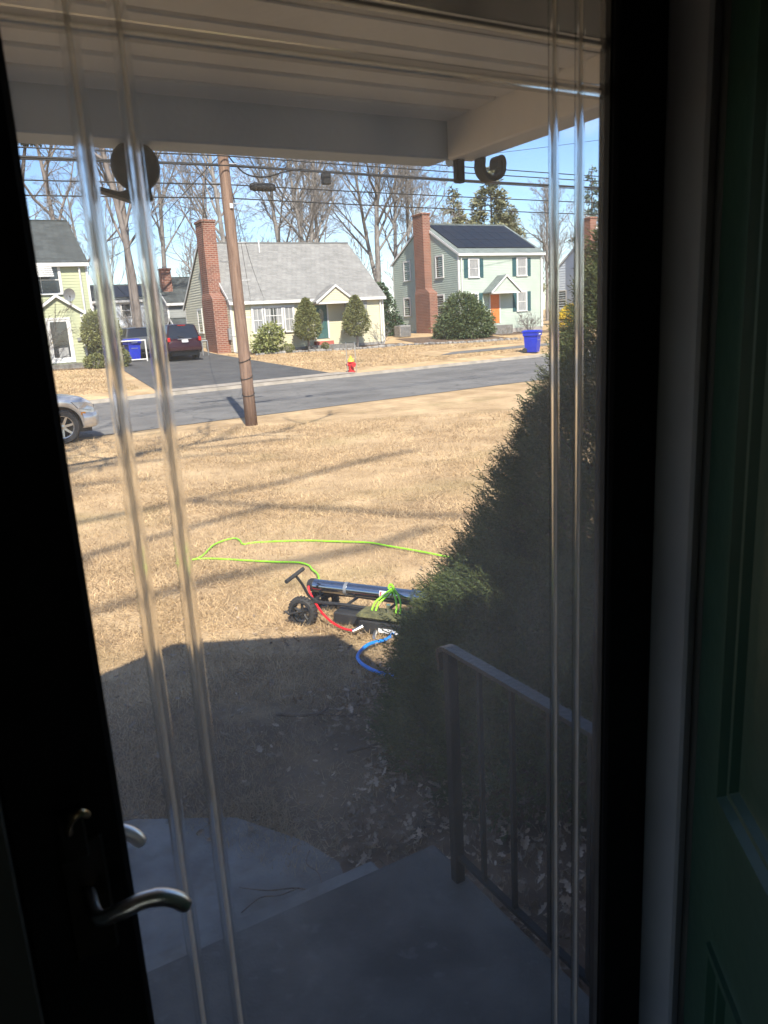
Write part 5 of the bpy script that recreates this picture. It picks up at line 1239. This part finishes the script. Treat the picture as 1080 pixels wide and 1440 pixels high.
# ------------------------------------------------------------------ vehicles (local x forward, y left)
def lerp_table(tab, x):
    xs = [t[0] for t in tab]; return tuple(float(np.interp(x, xs, [t[i] for t in tab])) for i in range(1, len(tab[0])))
def car(name, label, loc, rz, paint, L=4.7, W=1.86, wheel_r=.36, axle_f=1.38, axle_r=-1.38, tab=None, gh=None, roof_z=1.76, spokes=7, rack=False):
    t = thing(name, label, 'car', loc, rz)
    xf, xr = L / 2, -L / 2
    # tab: x -> half-width factor, sill z, top z   (rear to front)
    mb = MB(); xs = np.unique(np.concatenate([np.linspace(xr, xf, 60), np.linspace(axle_f - .46, axle_f + .46, 24), np.linspace(axle_r - .46, axle_r + .46, 24)]))
    ar = wheel_r + .075; rows = []
    for x in xs:
        wf_, zb, zt = lerp_table(tab, x); w = W / 2 * wf_
        for ax in (axle_f, axle_r):
            if abs(x - ax) < ar: zb = max(zb, wheel_r + math.sqrt(ar * ar - (x - ax) ** 2))
        zt = max(zt, zb + .06); h = zt - zb
        row = [(x, w * .955, zb), (x, w * .99, zb + h * .16), (x, w, zb + h * .45), (x, w * .985, zb + h * .72), (x, w * .95, zt - h * .09), (x, w * .87, zt), (x, w * .5, zt + .025), (x, 0, zt + .035)]
        row = row + [(p[0], -p[1], p[2]) for p in reversed(row[:-1])]
        rows.append(row)
    n = len(rows[0])
    for r_ in rows: mb.v += r_
    for i in range(len(rows) - 1):
        for k in range(n - 1): mb.f.append((i * n + k, (i + 1) * n + k, (i + 1) * n + k + 1, i * n + k + 1))
    mb.f.append(tuple(range(n))); mb.f.append(tuple((len(rows) - 1) * n + k for k in range(n - 1, -1, -1)))
    body = obj('body', mb, paint, t, local=True, smooth='all')
    obj('underbody', MB().box(xr + .15, xf - .15, -W / 2 + .26, W / 2 - .26, .2, .62), 'black_plastic', t, local=True)
    for ax in (axle_f, axle_r):
        for s_ in (-1, 1):
            w_in = W / 2 - .245
            mbw = MB(); mbw.lathe([(.01, s_ * (w_in - .02)), (ar - .01, s_ * (w_in - .02)), (ar - .01, s_ * (w_in))] if s_ > 0 else [(.01, s_ * w_in), (ar - .01, s_ * w_in), (ar - .01, s_ * (w_in - .02))], (ax, 0, wheel_r), 'y', 20)
            y0 = s_ * (W / 2 - .02); wd = s_ * -.22
            tyre = MB(); pr = [(wheel_r * .66, y0 - s_ * .01), (wheel_r * .70, y0), (wheel_r * .93, y0), (wheel_r, y0 - s_ * .04), (wheel_r, y0 + wd + s_ * .04), (wheel_r * .93, y0 + wd), (wheel_r * .6, y0 + wd)]
            tyre.lathe(pr if s_ < 0 else pr[::-1], (ax, 0, wheel_r), 'y', 28, cap=False)
            wh = obj('wheel', tyre, 'rubber', t, local=True, smooth=True)
            rim = MB(); rim.lathe(([(wheel_r * .60, y0 - s_ * .05), (wheel_r * .63, y0 - s_ * .012), (wheel_r * .68, y0 - s_ * .008)])[::(1 if s_ < 0 else -1)], (ax, 0, wheel_r), 'y', 28, cap=False)
            for k in range(spokes):
                th = k * 6.283 / spokes + .2
                c, s2 = math.cos(th), math.sin(th)
                def rp(rad, tg, yy): return (ax + rad * c - tg * s2, yy, wheel_r + rad * s2 + tg * c)
                A = [rp(.03, -.03, y0 - s_ * .03), rp(.03, .03, y0 - s_ * .03), rp(wheel_r * .64, .024, y0 - s_ * .018), rp(wheel_r * .64, -.024, y0 - s_ * .018)]
                B = [(p[0], p[1] - s_ * .03, p[2]) for p in A]; m_ = len(rim.v); rim.v += A + B
                rim.f += [tuple(m_ + i for i in q) for q in ((0, 1, 2, 3), (7, 6, 5, 4), (0, 4, 5, 1), (1, 5, 6, 2), (2, 6, 7, 3), (3, 7, 4, 0))]
            rim.lathe([(.055, y0 - s_ * .04), (.05, y0 - s_ * .015), (.02, y0 - s_ * .012)][::(1 if s_ < 0 else -1)], (ax, 0, wheel_r), 'y', 12)
            obj('rim', rim, 'alloy', wh, local=True)
            obj('wheel_well', mbw, 'black_plastic', wh, local=True)
    # greenhouse: list of (x, belt z, roof z, half-width belt, half-width roof)
    mb = MB(); g = gh
    for (x, zb, x2, zt, wb_, wt_) in g: mb.v += [(x, wb_, zb), (x2, wt_, zt), (x2, -wt_, zt), (x, -wb_, zb)]
    for i in range(len(g) - 1):
        for k in range(3): mb.f.append((i * 4 + k, (i + 1) * 4 + k, (i + 1) * 4 + k + 1, i * 4 + k + 1))
    mb.f.append((0, 1, 2, 3)); m_ = (len(g) - 1) * 4; mb.f.append((m_ + 3, m_ + 2, m_ + 1, m_))
    obj('glass', mb, 'car_glass', t, local=True)
    mb = MB(); tops = [(x2, wt_, zt) for (x, zb, x2, zt, wb_, wt_) in g]
    for (x2, wt_, zt) in tops: mb.v += [(x2, wt_ + .015, zt - .05), (x2, wt_ - .02, zt + .015), (x2, 0, zt + .035), (x2, -wt_ + .02, zt + .015), (x2, -wt_ - .015, zt - .05)]
    for i in range(len(tops) - 1):
        for k in range(4): mb.f.append((i * 5 + k, (i + 1) * 5 + k, (i + 1) * 5 + k + 1, i * 5 + k + 1))
    roof = obj('roof', mb, paint, t, local=True, smooth='all')
    for i, (x, zb, x2, zt, wb_, wt_) in enumerate(g):
        for s_ in (-1, 1):
            obj('pillar', MB().tube([(x, s_ * wb_, zb - .02), (x2, s_ * wt_, zt - .01)], .04 if i in (0, len(g) - 1) else .028, 6), paint, t, local=True)
    if rack:
        for s_ in (-1, 1): obj('roof_rail', MB().tube([(tops[0][0] + .2, s_ * .58, tops[0][2] + .07), (tops[-1][0] - .3, s_ * .58, tops[-1][2] + .07)], .02, 6), 'black_plastic', roof, local=True)
    return t, body
suv_tab = [(-2.35, .90, .42, .86), (-2.28, .96, .36, 1.02), (-1.9, 1.0, .30, 1.08), (0, 1.0, .26, 1.06), (1.0, 1.0, .26, 1.06), (1.5, .99, .28, 1.03), (2.0, .96, .30, .97), (2.25, .89, .33, .86), (2.35, .78, .38, .66)]
suv_gh = [(-2.2, 1.05, -2.0, 1.72, .84, .66), (-1.2, 1.06, -1.15, 1.77, .85, .68), (-.1, 1.05, -.1, 1.77, .85, .68), (1.15, 1.04, .45, 1.72, .84, .66)]
# maroon SUV in the drive, seen from behind
mz = terr(11.3, 41.5)
suv, sbody = car('parked_suv', 'dark maroon SUV parked on the driveway, seen from behind', (11.35, 42.3, mz + .012), math.radians(90), 'paint_maroon', tab=suv_tab, gh=suv_gh)
for s_ in (-1, 1):
    obj('tail_light', MB().bevbox(-2.38, -2.26, s_ * .80 - .07, s_ * .80 + .07, .90, 1.12, .02), 'tail_red', suv, local=True)
obj('bumper', MB().bevbox(-2.46, -2.25, -.86, .86, .42, .66, .05), 'paint_maroon', suv, local=True)
obj('plate', MB().bevbox(-2.42, -2.375, -.16, .16, .86, .99, .005), 'sticker', suv, local=True)
obj('plate_trim', MB().bevbox(-2.40, -2.36, -.36, .36, 1.01, 1.05, .008), 'alloy', suv, local=True)
obj('rear_wiper', MB().tube([(-2.24, 0, 1.12), (-2.2, .3, 1.2)], .012, 5), 'black_plastic', suv, local=True)
obj('brake_light', MB().box(-2.03, -1.99, -.2, .2, 1.70, 1.73), 'tail_red', suv, local=True)
# grey car in front of it
gc, gbody = car('parked_car', 'dark grey car parked on the driveway beside the maroon SUV', (9.75, 44.9, terr(9.7, 44) + .012), math.radians(93), 'paint_grey', tab=suv_tab, gh=[(a_[0], a_[1] - .08, a_[2], a_[3] - .22, a_[4], a_[5]) for a_ in suv_gh])
for s_ in (-1, 1): obj('tail_light', MB().bevbox(-2.38, -2.26, s_ * .80 - .07, s_ * .80 + .07, .85, 1.0, .02), 'tail_red', gc, local=True)
# silver SUV at the left, nose to the right
ss, ssb = car('parked_suv', 'silver SUV parked at the near edge of the street, only its nose in view', (.72, 19.05, -.2), math.radians(5), 'paint_silver', L=4.6, W=1.82, wheel_r=.37, axle_f=1.47, axle_r=-1.2,
    tab=[(-2.3, .90, .42, .9), (-2.2, .96, .36, 1.05), (0, 1.0, .27, 1.05), (1.0, 1.0, .27, 1.07), (1.5, .985, .30, 1.03), (1.85, .965, .32, .99), (2.08, .92, .33, .93), (2.2, .86, .33, .85), (2.26, .79, .34, .74), (2.30, .70, .36, .60)],
    gh=[(-2.15, 1.05, -1.95, 1.68, .82, .64), (-1.2, 1.05, -1.15, 1.72, .83, .66), (-.2, 1.05, -.25, 1.72, .83, .66), (.95, 1.06, .2, 1.66, .82, .64)], spokes=7, rack=True)
for s_ in (-1, 1):
    hl = MB(); P0 = [(1.72, s_ * .895, .90), (2.0, s_ * .862, .88), (2.19, s_ * .77, .82), (2.215, s_ * .72, .70), (2.1, s_ * .845, .70), (1.85, s_ * .885, .74)]
    cen = Vector((2.3, s_ * .95, .82)) if False else None
    hl.poly([(p[0] + .012, p[1] + s_ * .012, p[2]) for p in P0])
    hl.poly([(p[0] - .05, p[1] - s_ * .05, p[2]) for p in reversed(P0)])
    for i in range(6):
        p, q = P0[i], P0[(i + 1) % 6]; hl.quad((p[0] + .012, p[1] + s_ * .012, p[2]), (p[0] - .05, p[1] - s_ * .05, p[2]), (q[0] - .05, q[1] - s_ * .05, q[2]), (q[0] + .012, q[1] + s_ * .012, q[2]))
    h_ = obj('headlight', hl, 'headlight', ss, local=True)
    obj('turn_signal', MB().bevbox(1.90, 2.0, s_ * .872 - .015, s_ * .872 + .015, .60, .66, .004), 'amber', ss, local=True)
    obj('fog_lamp', MB().lathe([(.02, -.03), (.075, -.02), (.085, .02), (.06, .04), (.01, .045)], (2.235, s_ * .62, .46), 'x', 14), 'headlight', ss, local=True, smooth=True)
bp_ = MB()
bx_ = [(1.93, .90), (2.12, .86), (2.26, .74), (2.36, .5), (2.40, 0)]
bx_ = bx_ + [(x, -y) for x, y in reversed(bx_[:-1])]
for x, y in bx_: bp_.v += [(x - .04, y * .95, .30), (x, y, .34), (x + .015, y * 1.012, .52), (x, y, .62), (x - .06, y * .95, .65)]
for i in range(len(bx_) - 1):
    for k in range(4): bp_.f.append((i * 5 + k, (i + 1) * 5 + k, (i + 1) * 5 + k + 1, i * 5 + k + 1))
obj('bumper', bp_, 'paint_silver', ss, local=True, smooth='all')
obj('grille', MB().bevbox(2.24, 2.315, -.42, .42, .66, .78, .01), 'black_plastic', ss, local=True)
obj('mirror', MB().bevbox(.72, .86, -1.06, -.90, 1.06, 1.2, .03), 'paint_silver', ss, local=True)
obj('mirror', MB().bevbox(.72, .86, .90, 1.06, 1.06, 1.2, .03), 'paint_silver', ss, local=True)
obj('door_handle', MB().bevbox(-.15, .05, -.945, -.925, .9, .93, .005), 'paint_silver', ss, local=True)

# ------------------------------------------------------------------ wheeled water-filter cart on the lawn
ct = thing('filter_cart', 'wheeled cart with polished steel tube lying on the sunny lawn', 'cart', (2.10, 4.84, -.032), math.atan2(-.83, .55))
def cobj(n, mb, m, smooth=True, parent=None): return obj(n, mb, m, parent or ct, local=True, smooth=smooth)
for yy in (-.155, .155):
    w = cobj('wheel', MB().lathe([(.078, -.03), (.098, -.03), (.108, -.02), (.112, 0), (.108, .02), (.098, .03), (.078, .03)], (0, yy, .112), 'y', 28, cap=False), 'rubber')
    h = MB(); h.lathe([(.07, -.026), (.082, -.02), (.082, .02), (.07, .026), (.066, 0), (.07, -.026)], (0, yy, .112), 'y', 24, cap=False); h.lathe([(.012, -.034), (.022, -.03), (.022, .03), (.012, .034)], (0, yy, .112), 'y', 12)
    for k in range(5):
        th = k * 1.2566 + .3; c, s2 = math.cos(th), math.sin(th)
        h.tube([(c * .018, yy, .112 + s2 * .018), (c * .045, yy - .006, .112 + s2 * .045), (c * .074, yy, .112 + s2 * .074)], [.014, .010, .013], 6)
    cobj('rim', h, 'black_plastic', True, w)
    tr = MB()
    for k in range(26):
        th = k * 6.283 / 26; c, s2 = math.cos(th), math.sin(th); tr.tube([(c * .111, yy - .022, .112 + s2 * .111), (c * .1125, yy + .022, .112 + s2 * .1125)], .004, 4)
    cobj('tread', tr, 'rubber', False, w)
cobj('axle', MB().tube([(0, -.15, .112), (0, .15, .112)], .009, 8), 'black_plastic')
steel = cobj('steel_tube', MB().lathe([(.030, -.035), (.046, -.03), (.0475, -.015), (.046, .0), (.046, 1.02), (.0475, 1.035), (.03, 1.05)], (0, .045, .243), 'x', 28), 'tube_steel')
cobj('end_cap', MB().lathe([(.02, -.062), (.040, -.056), (.0485, -.04), (.0485, -.008)], (0, .045, .243), 'x', 24), 'black_plastic', True, steel)
for x in (.26, .78): cobj('clamp', MB().lathe([(.047, -.012), (.0495, -.012), (.0495, .012), (.047, .012)], (x, .045, .243), 'x', 24, cap=False), 'metal_grey', True, steel)
# sticker on the tube: curved patch facing the viewer, with a ring and a short bar
def tube_patch(x0, x1, a0, a1, r_, m, nm, n=6):
    mb = MB()
    for i in range(n + 1):
        a_ = a0 + (a1 - a0) * i / n
        for x in (x0, x1): mb.v.append((x, .045 + r_ * math.cos(a_), .243 + r_ * math.sin(a_)))
    for i in range(n): mb.f.append((2 * i, 2 * i + 1, 2 * i + 3, 2 * i + 2))
    return cobj(nm, mb, m, True, steel)
tube_patch(.535, .615, math.radians(140), math.radians(195), .0466, 'sticker', 'sticker')
tube_patch(.540, .548, math.radians(150), math.radians(186), .0470, 'hose_red', 'letter_stem')
tube_patch(.548, .562, math.radians(150), math.radians(156), .0470, 'hose_red', 'letter_arm')
tube_patch(.548, .558, math.radians(164), math.radians(169), .0470, 'hose_red', 'letter_arm')
rg = MB(); rg.tube([(.590 + .014 * math.cos(t), .045 + .0473 * math.cos(math.radians(167) + .30 * math.sin(t)), .243 + .0473 * math.sin(math.radians(167) + .30 * math.sin(t))) for t in [i * 6.283 / 18 for i in range(19)]], .0018, 5)
cobj('letter_ring', rg, 'sticker_blue', True, steel)
# frame
for yy in (-.06, .12): cobj('frame_rail', MB().tube([(-.02, yy, .155), (.25, yy, .165), (1.08, yy, .150)], .0125, 8), 'black_plastic')
for x in (.02, .3, .62, .98): cobj('frame_cross', MB().tube([(x, -.06, .16), (x, .12, .16)], .011, 6), 'black_plastic')
cobj('battery_box', MB().bevbox(.22, .455, -.115, .03, .035, .125, .012), 'black_plastic', False)
cobj('rest_foot', MB().tube([(1.0, -.06, .15), (1.03, -.06, -.0), (1.03, .12, -.0), (1.0, .12, .15)], .012, 8), 'black_plastic')
# T handle curving up from the axle end
hd = cobj('handle', MB().tube(spline([(.06, -.04, .155), (.01, -.07, .20), (-.015, -.11, .30), (-.03, -.155, .372)], 6), .0105, 8), 'black_plastic')
cobj('grip', MB().tube([(-.035, -.275, .372), (-.03, -.06, .398)], .0145, 10), 'rubber', True, hd)
cobj('kick_lever', MB().tube([(.02, -.19, .13), (-.09, -.20, .10), (-.12, -.2, .12)], .008, 6), 'black_plastic')
# pump unit with fittings and mossy cover
pm = cobj('pump', MB().bevbox(.46, .80, -.20, -.06, .028, .140, .02), 'black_plastic', False)
cv = MB(); cv.bevbox(.45, .79, -.215, -.045, .141, .178, .018); cobj('pump_cover', cv, 'moss_cover', False, pm)
cobj('pump_label', MB().box(.62, .78, -.2025, -.2005, .06, .09), 'sticker', False, pm)
cobj('fitting', MB().tube([(.50, -.20, .085), (.47, -.235, .07), (.45, -.245, .06)], [.015, .014, .016], 10), 'chrome', True, pm)
cobj('fitting', MB().tube([(.60, -.20, .06), (.61, -.25, .045), (.63, -.27, .03)], [.015, .013, .016], 10), 'chrome', True, pm)
cobj('valve_knob', MB().tube([(.66, -.12, .178), (.66, -.12, .205), (.665, -.12, .232)], [.01, .01, .016], 8), 'chrome', True, pm)
# coiled black brush at the far end
bc = MB()
for k in range(16): bc.lathe([(.028, -.006), (.036, 0), (.028, .006)], (.72 + k * .018, .15, .225), 'x', 12)
cobj('coil', bc, 'rubber')
# hoses: red on the cart, lime straps on the cart
def to_local(x, y, z):
    dx, dy = x - 2.10, y - 4.84; L_ = math.hypot(.55, .83); c, s2 = .55 / L_, -.83 / L_
    return (dx * c + dy * s2, -dx * s2 + dy * c, z + .032)
cobj('red_hose', MB().tube(spline([(-.035, -.002, .25), (-.02, -.02, .215), (.05, -.06, .15), (.14, -.12, .105), (.25, -.18, .075), (.36, -.225, .063), (.45, -.245, .066)], 6), .0085, 8), 'hose_red')
for k, dx in enumerate((.0, .03)):
    cobj('lime_strap', MB().tube(spline([(.54 + dx, -.13, .18), (.55 + dx, -.09, .225), (.59 + dx, -.03, .262), (.62 + dx * .5, .03, .292)], 5), .007, 7), 'hose_lime')
    cobj('lime_strap', MB().tube(spline([(.62 + dx * .5, .03, .292), (.67 + dx, -.03, .262), (.71 + dx, -.09, .222), (.72 + dx, -.13, .18)], 5), .007, 7), 'hose_lime')
cobj('lime_knot', MB().tube(spline([(.60, .02, .29), (.605, .03, .315), (.63, .02, .318), (.655, .0, .29)], 5), .0075, 7), 'hose_lime')

def gpt(x, y, dz=.02): return (x, y, terr(x, y) + dz)
blue = spline([(2.37, 4.14, .05), (2.28, 4.10, .02), (2.10, 4.03, .052), (1.97, 3.93, .052), (1.93, 3.82, .052), (1.94, 3.68, .052), (1.99, 3.56, .052), (2.10, 3.42, .052), (2.4, 3.25, .052)], 6)
tag(obj('garden_hose', MB().tube(blue, .0115, 8), 'hose_blue', smooth='all'), 'blue hose looping on the ground between the cart and the conifer shrub', 'hose')
lime = [(2.22, 5.0, .20), (2.36, 5.3, .05), (2.55, 5.75, -.03)] + [gpt(x, y, .012) for x, y in ((2.60, 5.98), (2.63, 6.12), (2.60, 6.28), (2.45, 6.45), (2.25, 6.72), (2.05, 7.0), (1.90, 7.13), (1.74, 7.16), (1.70, 7.10), (1.80, 7.12), (1.97, 7.20), (2.22, 7.58), (2.45, 7.70), (2.49, 7.58), (2.46, 7.36), (2.6, 7.32), (2.98, 7.02), (3.22, 6.72), (3.43, 6.44), (3.50, 6.20), (3.62, 5.78), (3.72, 5.36), (3.85, 4.9))]
tag(obj('garden_hose', MB().tube(spline(lime, 6), .0088, 7), 'hose_lime', smooth='all'), 'lime green hose snaking across the sunny lawn behind the cart', 'hose')

# ------------------------------------------------------------------ grass, litter, leaves, twigs
def far_grass():
    r = np.random.default_rng(23); n = 110000
    X = r.uniform(1, 42, n); f = 29.8 + .13 * (X - 11.4); dd = r.uniform(.2, 1, n) ** 1.3 * 14; Y = f + dd
    ok = ~((X > 6.9) & (X < 15.4 - (Y - 30.6) * .115) & (Y < 46)) & ~((X > 23) & (X < 37) & (Y > 34.6 + (X - 23.5) * .12) & (Y < 37.0 + (X - 23.5) * .14)) & (Y < 42.0)
    X, Y = X[ok], Y[ok]; n = len(X); Z = -.08 + .07 * (Y - (29.8 + .13 * (X - 11.4))) - .01
    P = np.stack([X, Y, Z], axis=1); h = r.uniform(.05, .12, (n, 1)); w = r.uniform(.008, .018, (n, 1))
    tip = unit(np.stack([r.normal(0, 1, n), r.normal(0, 1, n), r.uniform(.2, 1.1, n)], axis=1)) * h; s_ = unit(np.cross(tip, np.array([0, 0, 1.0]) + r.normal(0, .4, (n, 3)))) * w
    o = obj('grass', (np.stack([P - s_, P + s_, P + tip], axis=1).reshape(-1, 3), np.arange(n * 3).reshape(-1, 3)), 'grass_blade'); o['kind'] = 'stuff'; tag(o, 'dry tan winter grass of the front yards across the street', 'grass')
far_grass()
def grass_field():
    r = np.random.default_rng(12); n = 520000
    # sample by distance so that blade density follows apparent size
    d = 2.2 * (18.5 / 2.2) ** (r.uniform(0, 1, n) ** 1.25); az = np.radians(r.uniform(0, 66, n))
    X, Y = d * np.sin(az), d * np.cos(az)
    nearY = 19.1 + .11 * (X - 3.3)
    ok = (Y > 1.0) & (Y < nearY + r.normal(-.12, .07, n)) & ~((X < 1.1) & (Y < 2.35)) & ~((X < .9 - (Y - 2.3) * .55) & (Y < 3.3 - X * .35))
    ok &= ~((X > 1.0) & (Y < 3.0 + (X - 1) * .55) & (r.uniform(0, 1, n) < .9))
    patch = np.sin(X * 2.1 + 1.3 * np.sin(Y * 1.7)) * np.sin(Y * 2.7 + X) + .5 * np.sin(X * 6 + Y * 4.3)
    ok &= (patch > -.75) | (r.uniform(0, 1, n) < .35)
    X, Y, d = X[ok], Y[ok], d[ok]; n = len(X)
    t = np.clip((Y - 3) / 8, 0, 1); Z = -.2 * t * t * (3 - 2 * t) + np.where((Y > 3) & (Y < 18), .012 * np.sin(X * 1.7 + Y * .9) + .01 * np.sin(Y * 2.3 - X), 0) - .010
    P = np.stack([X, Y, Z], axis=1); sc = (.6 + .16 * d)[:, None] ** .7
    h = r.uniform(.02, .06, (n, 1)) * sc; w = r.uniform(.0010, .0022, (n, 1)) * sc * 1.1
    tip = unit(np.stack([r.normal(0, 1, n), r.normal(0, 1, n), r.uniform(.15, .9, n)], axis=1)) * h * 1.25
    s_ = unit(np.cross(tip, np.array([0, 0, 1.0]) + r.normal(0, .4, (n, 3)))) * w
    V = np.stack([P - s_, P + s_, P + tip], axis=1).reshape(-1, 3)
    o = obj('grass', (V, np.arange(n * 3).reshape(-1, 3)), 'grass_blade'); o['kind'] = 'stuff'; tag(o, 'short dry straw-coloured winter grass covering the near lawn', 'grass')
grass_field()

LEAF = [(0, 0), (.18, .10), (.30, .30), (.45, .14), (.60, .34), (.72, .14), (.86, .20), (1, 0), (.86, -.2), (.72, -.14), (.60, -.34), (.45, -.14), (.30, -.30), (.18, -.10)]
def leaf_mesh(seed, size):
    r = random.Random(seed); curl = r.uniform(.25, .9); fold = r.uniform(.2, .7); V = []
    for x, y in LEAF: V.append((size * (x - .5), size * y * .85, size * (curl * (x - .5) ** 2 + fold * abs(y) * .7)))
    n = len(V); V.append((0, 0, 0)); mid = [(0, 0), (.25, 0), (.5, 0), (.75, 0), (1, 0)]
    return V, [(n, i, (i + 1) % n) for i in range(n)]
LM = [leaf_mesh(k, 1.0) for k in range(6)]
def litter():
    r = random.Random(77); mb = MB()
    def put(x, y, z, s, tilt):
        V, F = LM[r.randrange(6)]; M_ = Matrix.Rotation(r.uniform(0, 6.283), 3, 'Z') @ Matrix.Rotation(r.gauss(0, tilt), 3, 'X') @ Matrix.Rotation(r.gauss(0, tilt), 3, 'Y')
        mb.arrays([tuple(M_ @ Vector(v) * s + Vector((x, y, z))) for v in V], F)
    k = 0
    while k < 6500:
        x = r.uniform(1.0, 4.2); y = r.uniform(.95, 4.2)
        if x < 1.2 and y < 1.9: continue
        edge = 1.12 + max(0, y - 2.3) * .42 + .12 * math.sin(y * 7)
        if x < edge and r.random() < .93: continue
        if y > 3.75 and r.random() < .85: continue
        if math.hypot(x - 2.95, y - 2.77) < .8 and r.random() < .7: continue
        put(x, y, .02 + r.uniform(0, .05) * (1 if x > 1.15 else .3), r.uniform(.022, .058), .7); k += 1
    for i in range(420):
        x = r.uniform(.5, 3.4); y = r.uniform(2.3, 5.5)
        if (x < .9 - (y - 2.3) * .55) and y < 3.2: continue
        put(x, y, terr(x, y) + .02, r.uniform(.018, .04), .5)
    o = obj('leaf_litter', mb, 'leaf_litter'); o['kind'] = 'stuff'; tag(o, 'brown dead oak leaves heaped under the conifer shrub and beside the stoop', 'leaf litter')
litter()
def single_leaves():
    r = random.Random(5); meshes = []
    for k in range(4):
        V, F = LM[k]; me = bpy.data.meshes.new('oak_leaf'); me.from_pydata(V, [], F); me.materials.append(MATS['leaf_litter']); meshes.append(me)
    spots = [(1.32, 2.62), (1.48, 2.78), (1.15, 2.48), (1.30, 2.30), (1.22, 2.95), (1.55, 3.05), (1.42, 3.22), (1.08, 3.3), (.98, 3.55), (1.35, 3.45), (1.7, 3.3), (1.6, 3.7)]
    while len(spots) < 46:
        x, y = r.uniform(.6, 2.1), r.uniform(2.6, 4.6)
        if (x < 1.0 - (y - 2.3) * .5) and y < 3.3: continue
        if math.hypot(x - 2.1, y - 4.8) < .35: continue
        spots.append((x, y))
    for k, (x, y) in enumerate(spots):
        o = bpy.data.objects.new('oak_leaf', meshes[k % 4]); col.objects.link(o); s_ = r.uniform(.04, .068)
        o.scale = (s_, s_, s_); o.rotation_euler = (r.gauss(0, .35), r.gauss(0, .35), r.uniform(0, 6.283)); o.location = (x, y, terr(x, y) + .022)
        tag(o, 'single curled dry oak leaf lying on the shaded lawn near the walk', 'leaf', 'single oak leaves on the lawn')
single_leaves()
def stick(label, pts, r0, side=()):
    mb = MB(); mb.tube(spline(pts, 4), [r0 * (1 - .7 * i / (4 * (len(pts) - 1))) for i in range(4 * (len(pts) - 1) + 1)], 6)
    for s_ in side: mb.tube(spline(s_, 4), r0 * .45, 5)
    tag(obj('fallen_twig', mb, 'bark_brown', smooth='all'), label, 'twig', 'fallen twigs')
stick('forked dead twig lying on the walk against the lower step', [(.98, 2.16, .03), (.90, 2.21, .04), (.84, 2.30, .032), (.74, 2.34, .04), (.66, 2.43, .028)], .0045, [[(.90, 2.21, .04), (.93, 2.30, .05), (.91, 2.37, .06), (.96, 2.45, .045)], [(.84, 2.30, .032), (.76, 2.27, .06), (.70, 2.31, .05), (.62, 2.29, .04)]])
stick('straight fallen branch on the shaded lawn left of the conifer shrub', [(1.28, 3.57, .03), (1.38, 3.46, .04), (1.47, 3.43, .035), (1.55, 3.33, .04), (1.64, 3.31, .03)], .011, [[(1.45, 3.42, .035), (1.53, 3.44, .05), (1.43, 3.43, .03)]])
stick('second fallen branch half hidden at the foot of the conifer shrub', [(1.42, 3.02, .03), (1.55, 2.98, .04), (1.72, 2.96, .03)], .011)
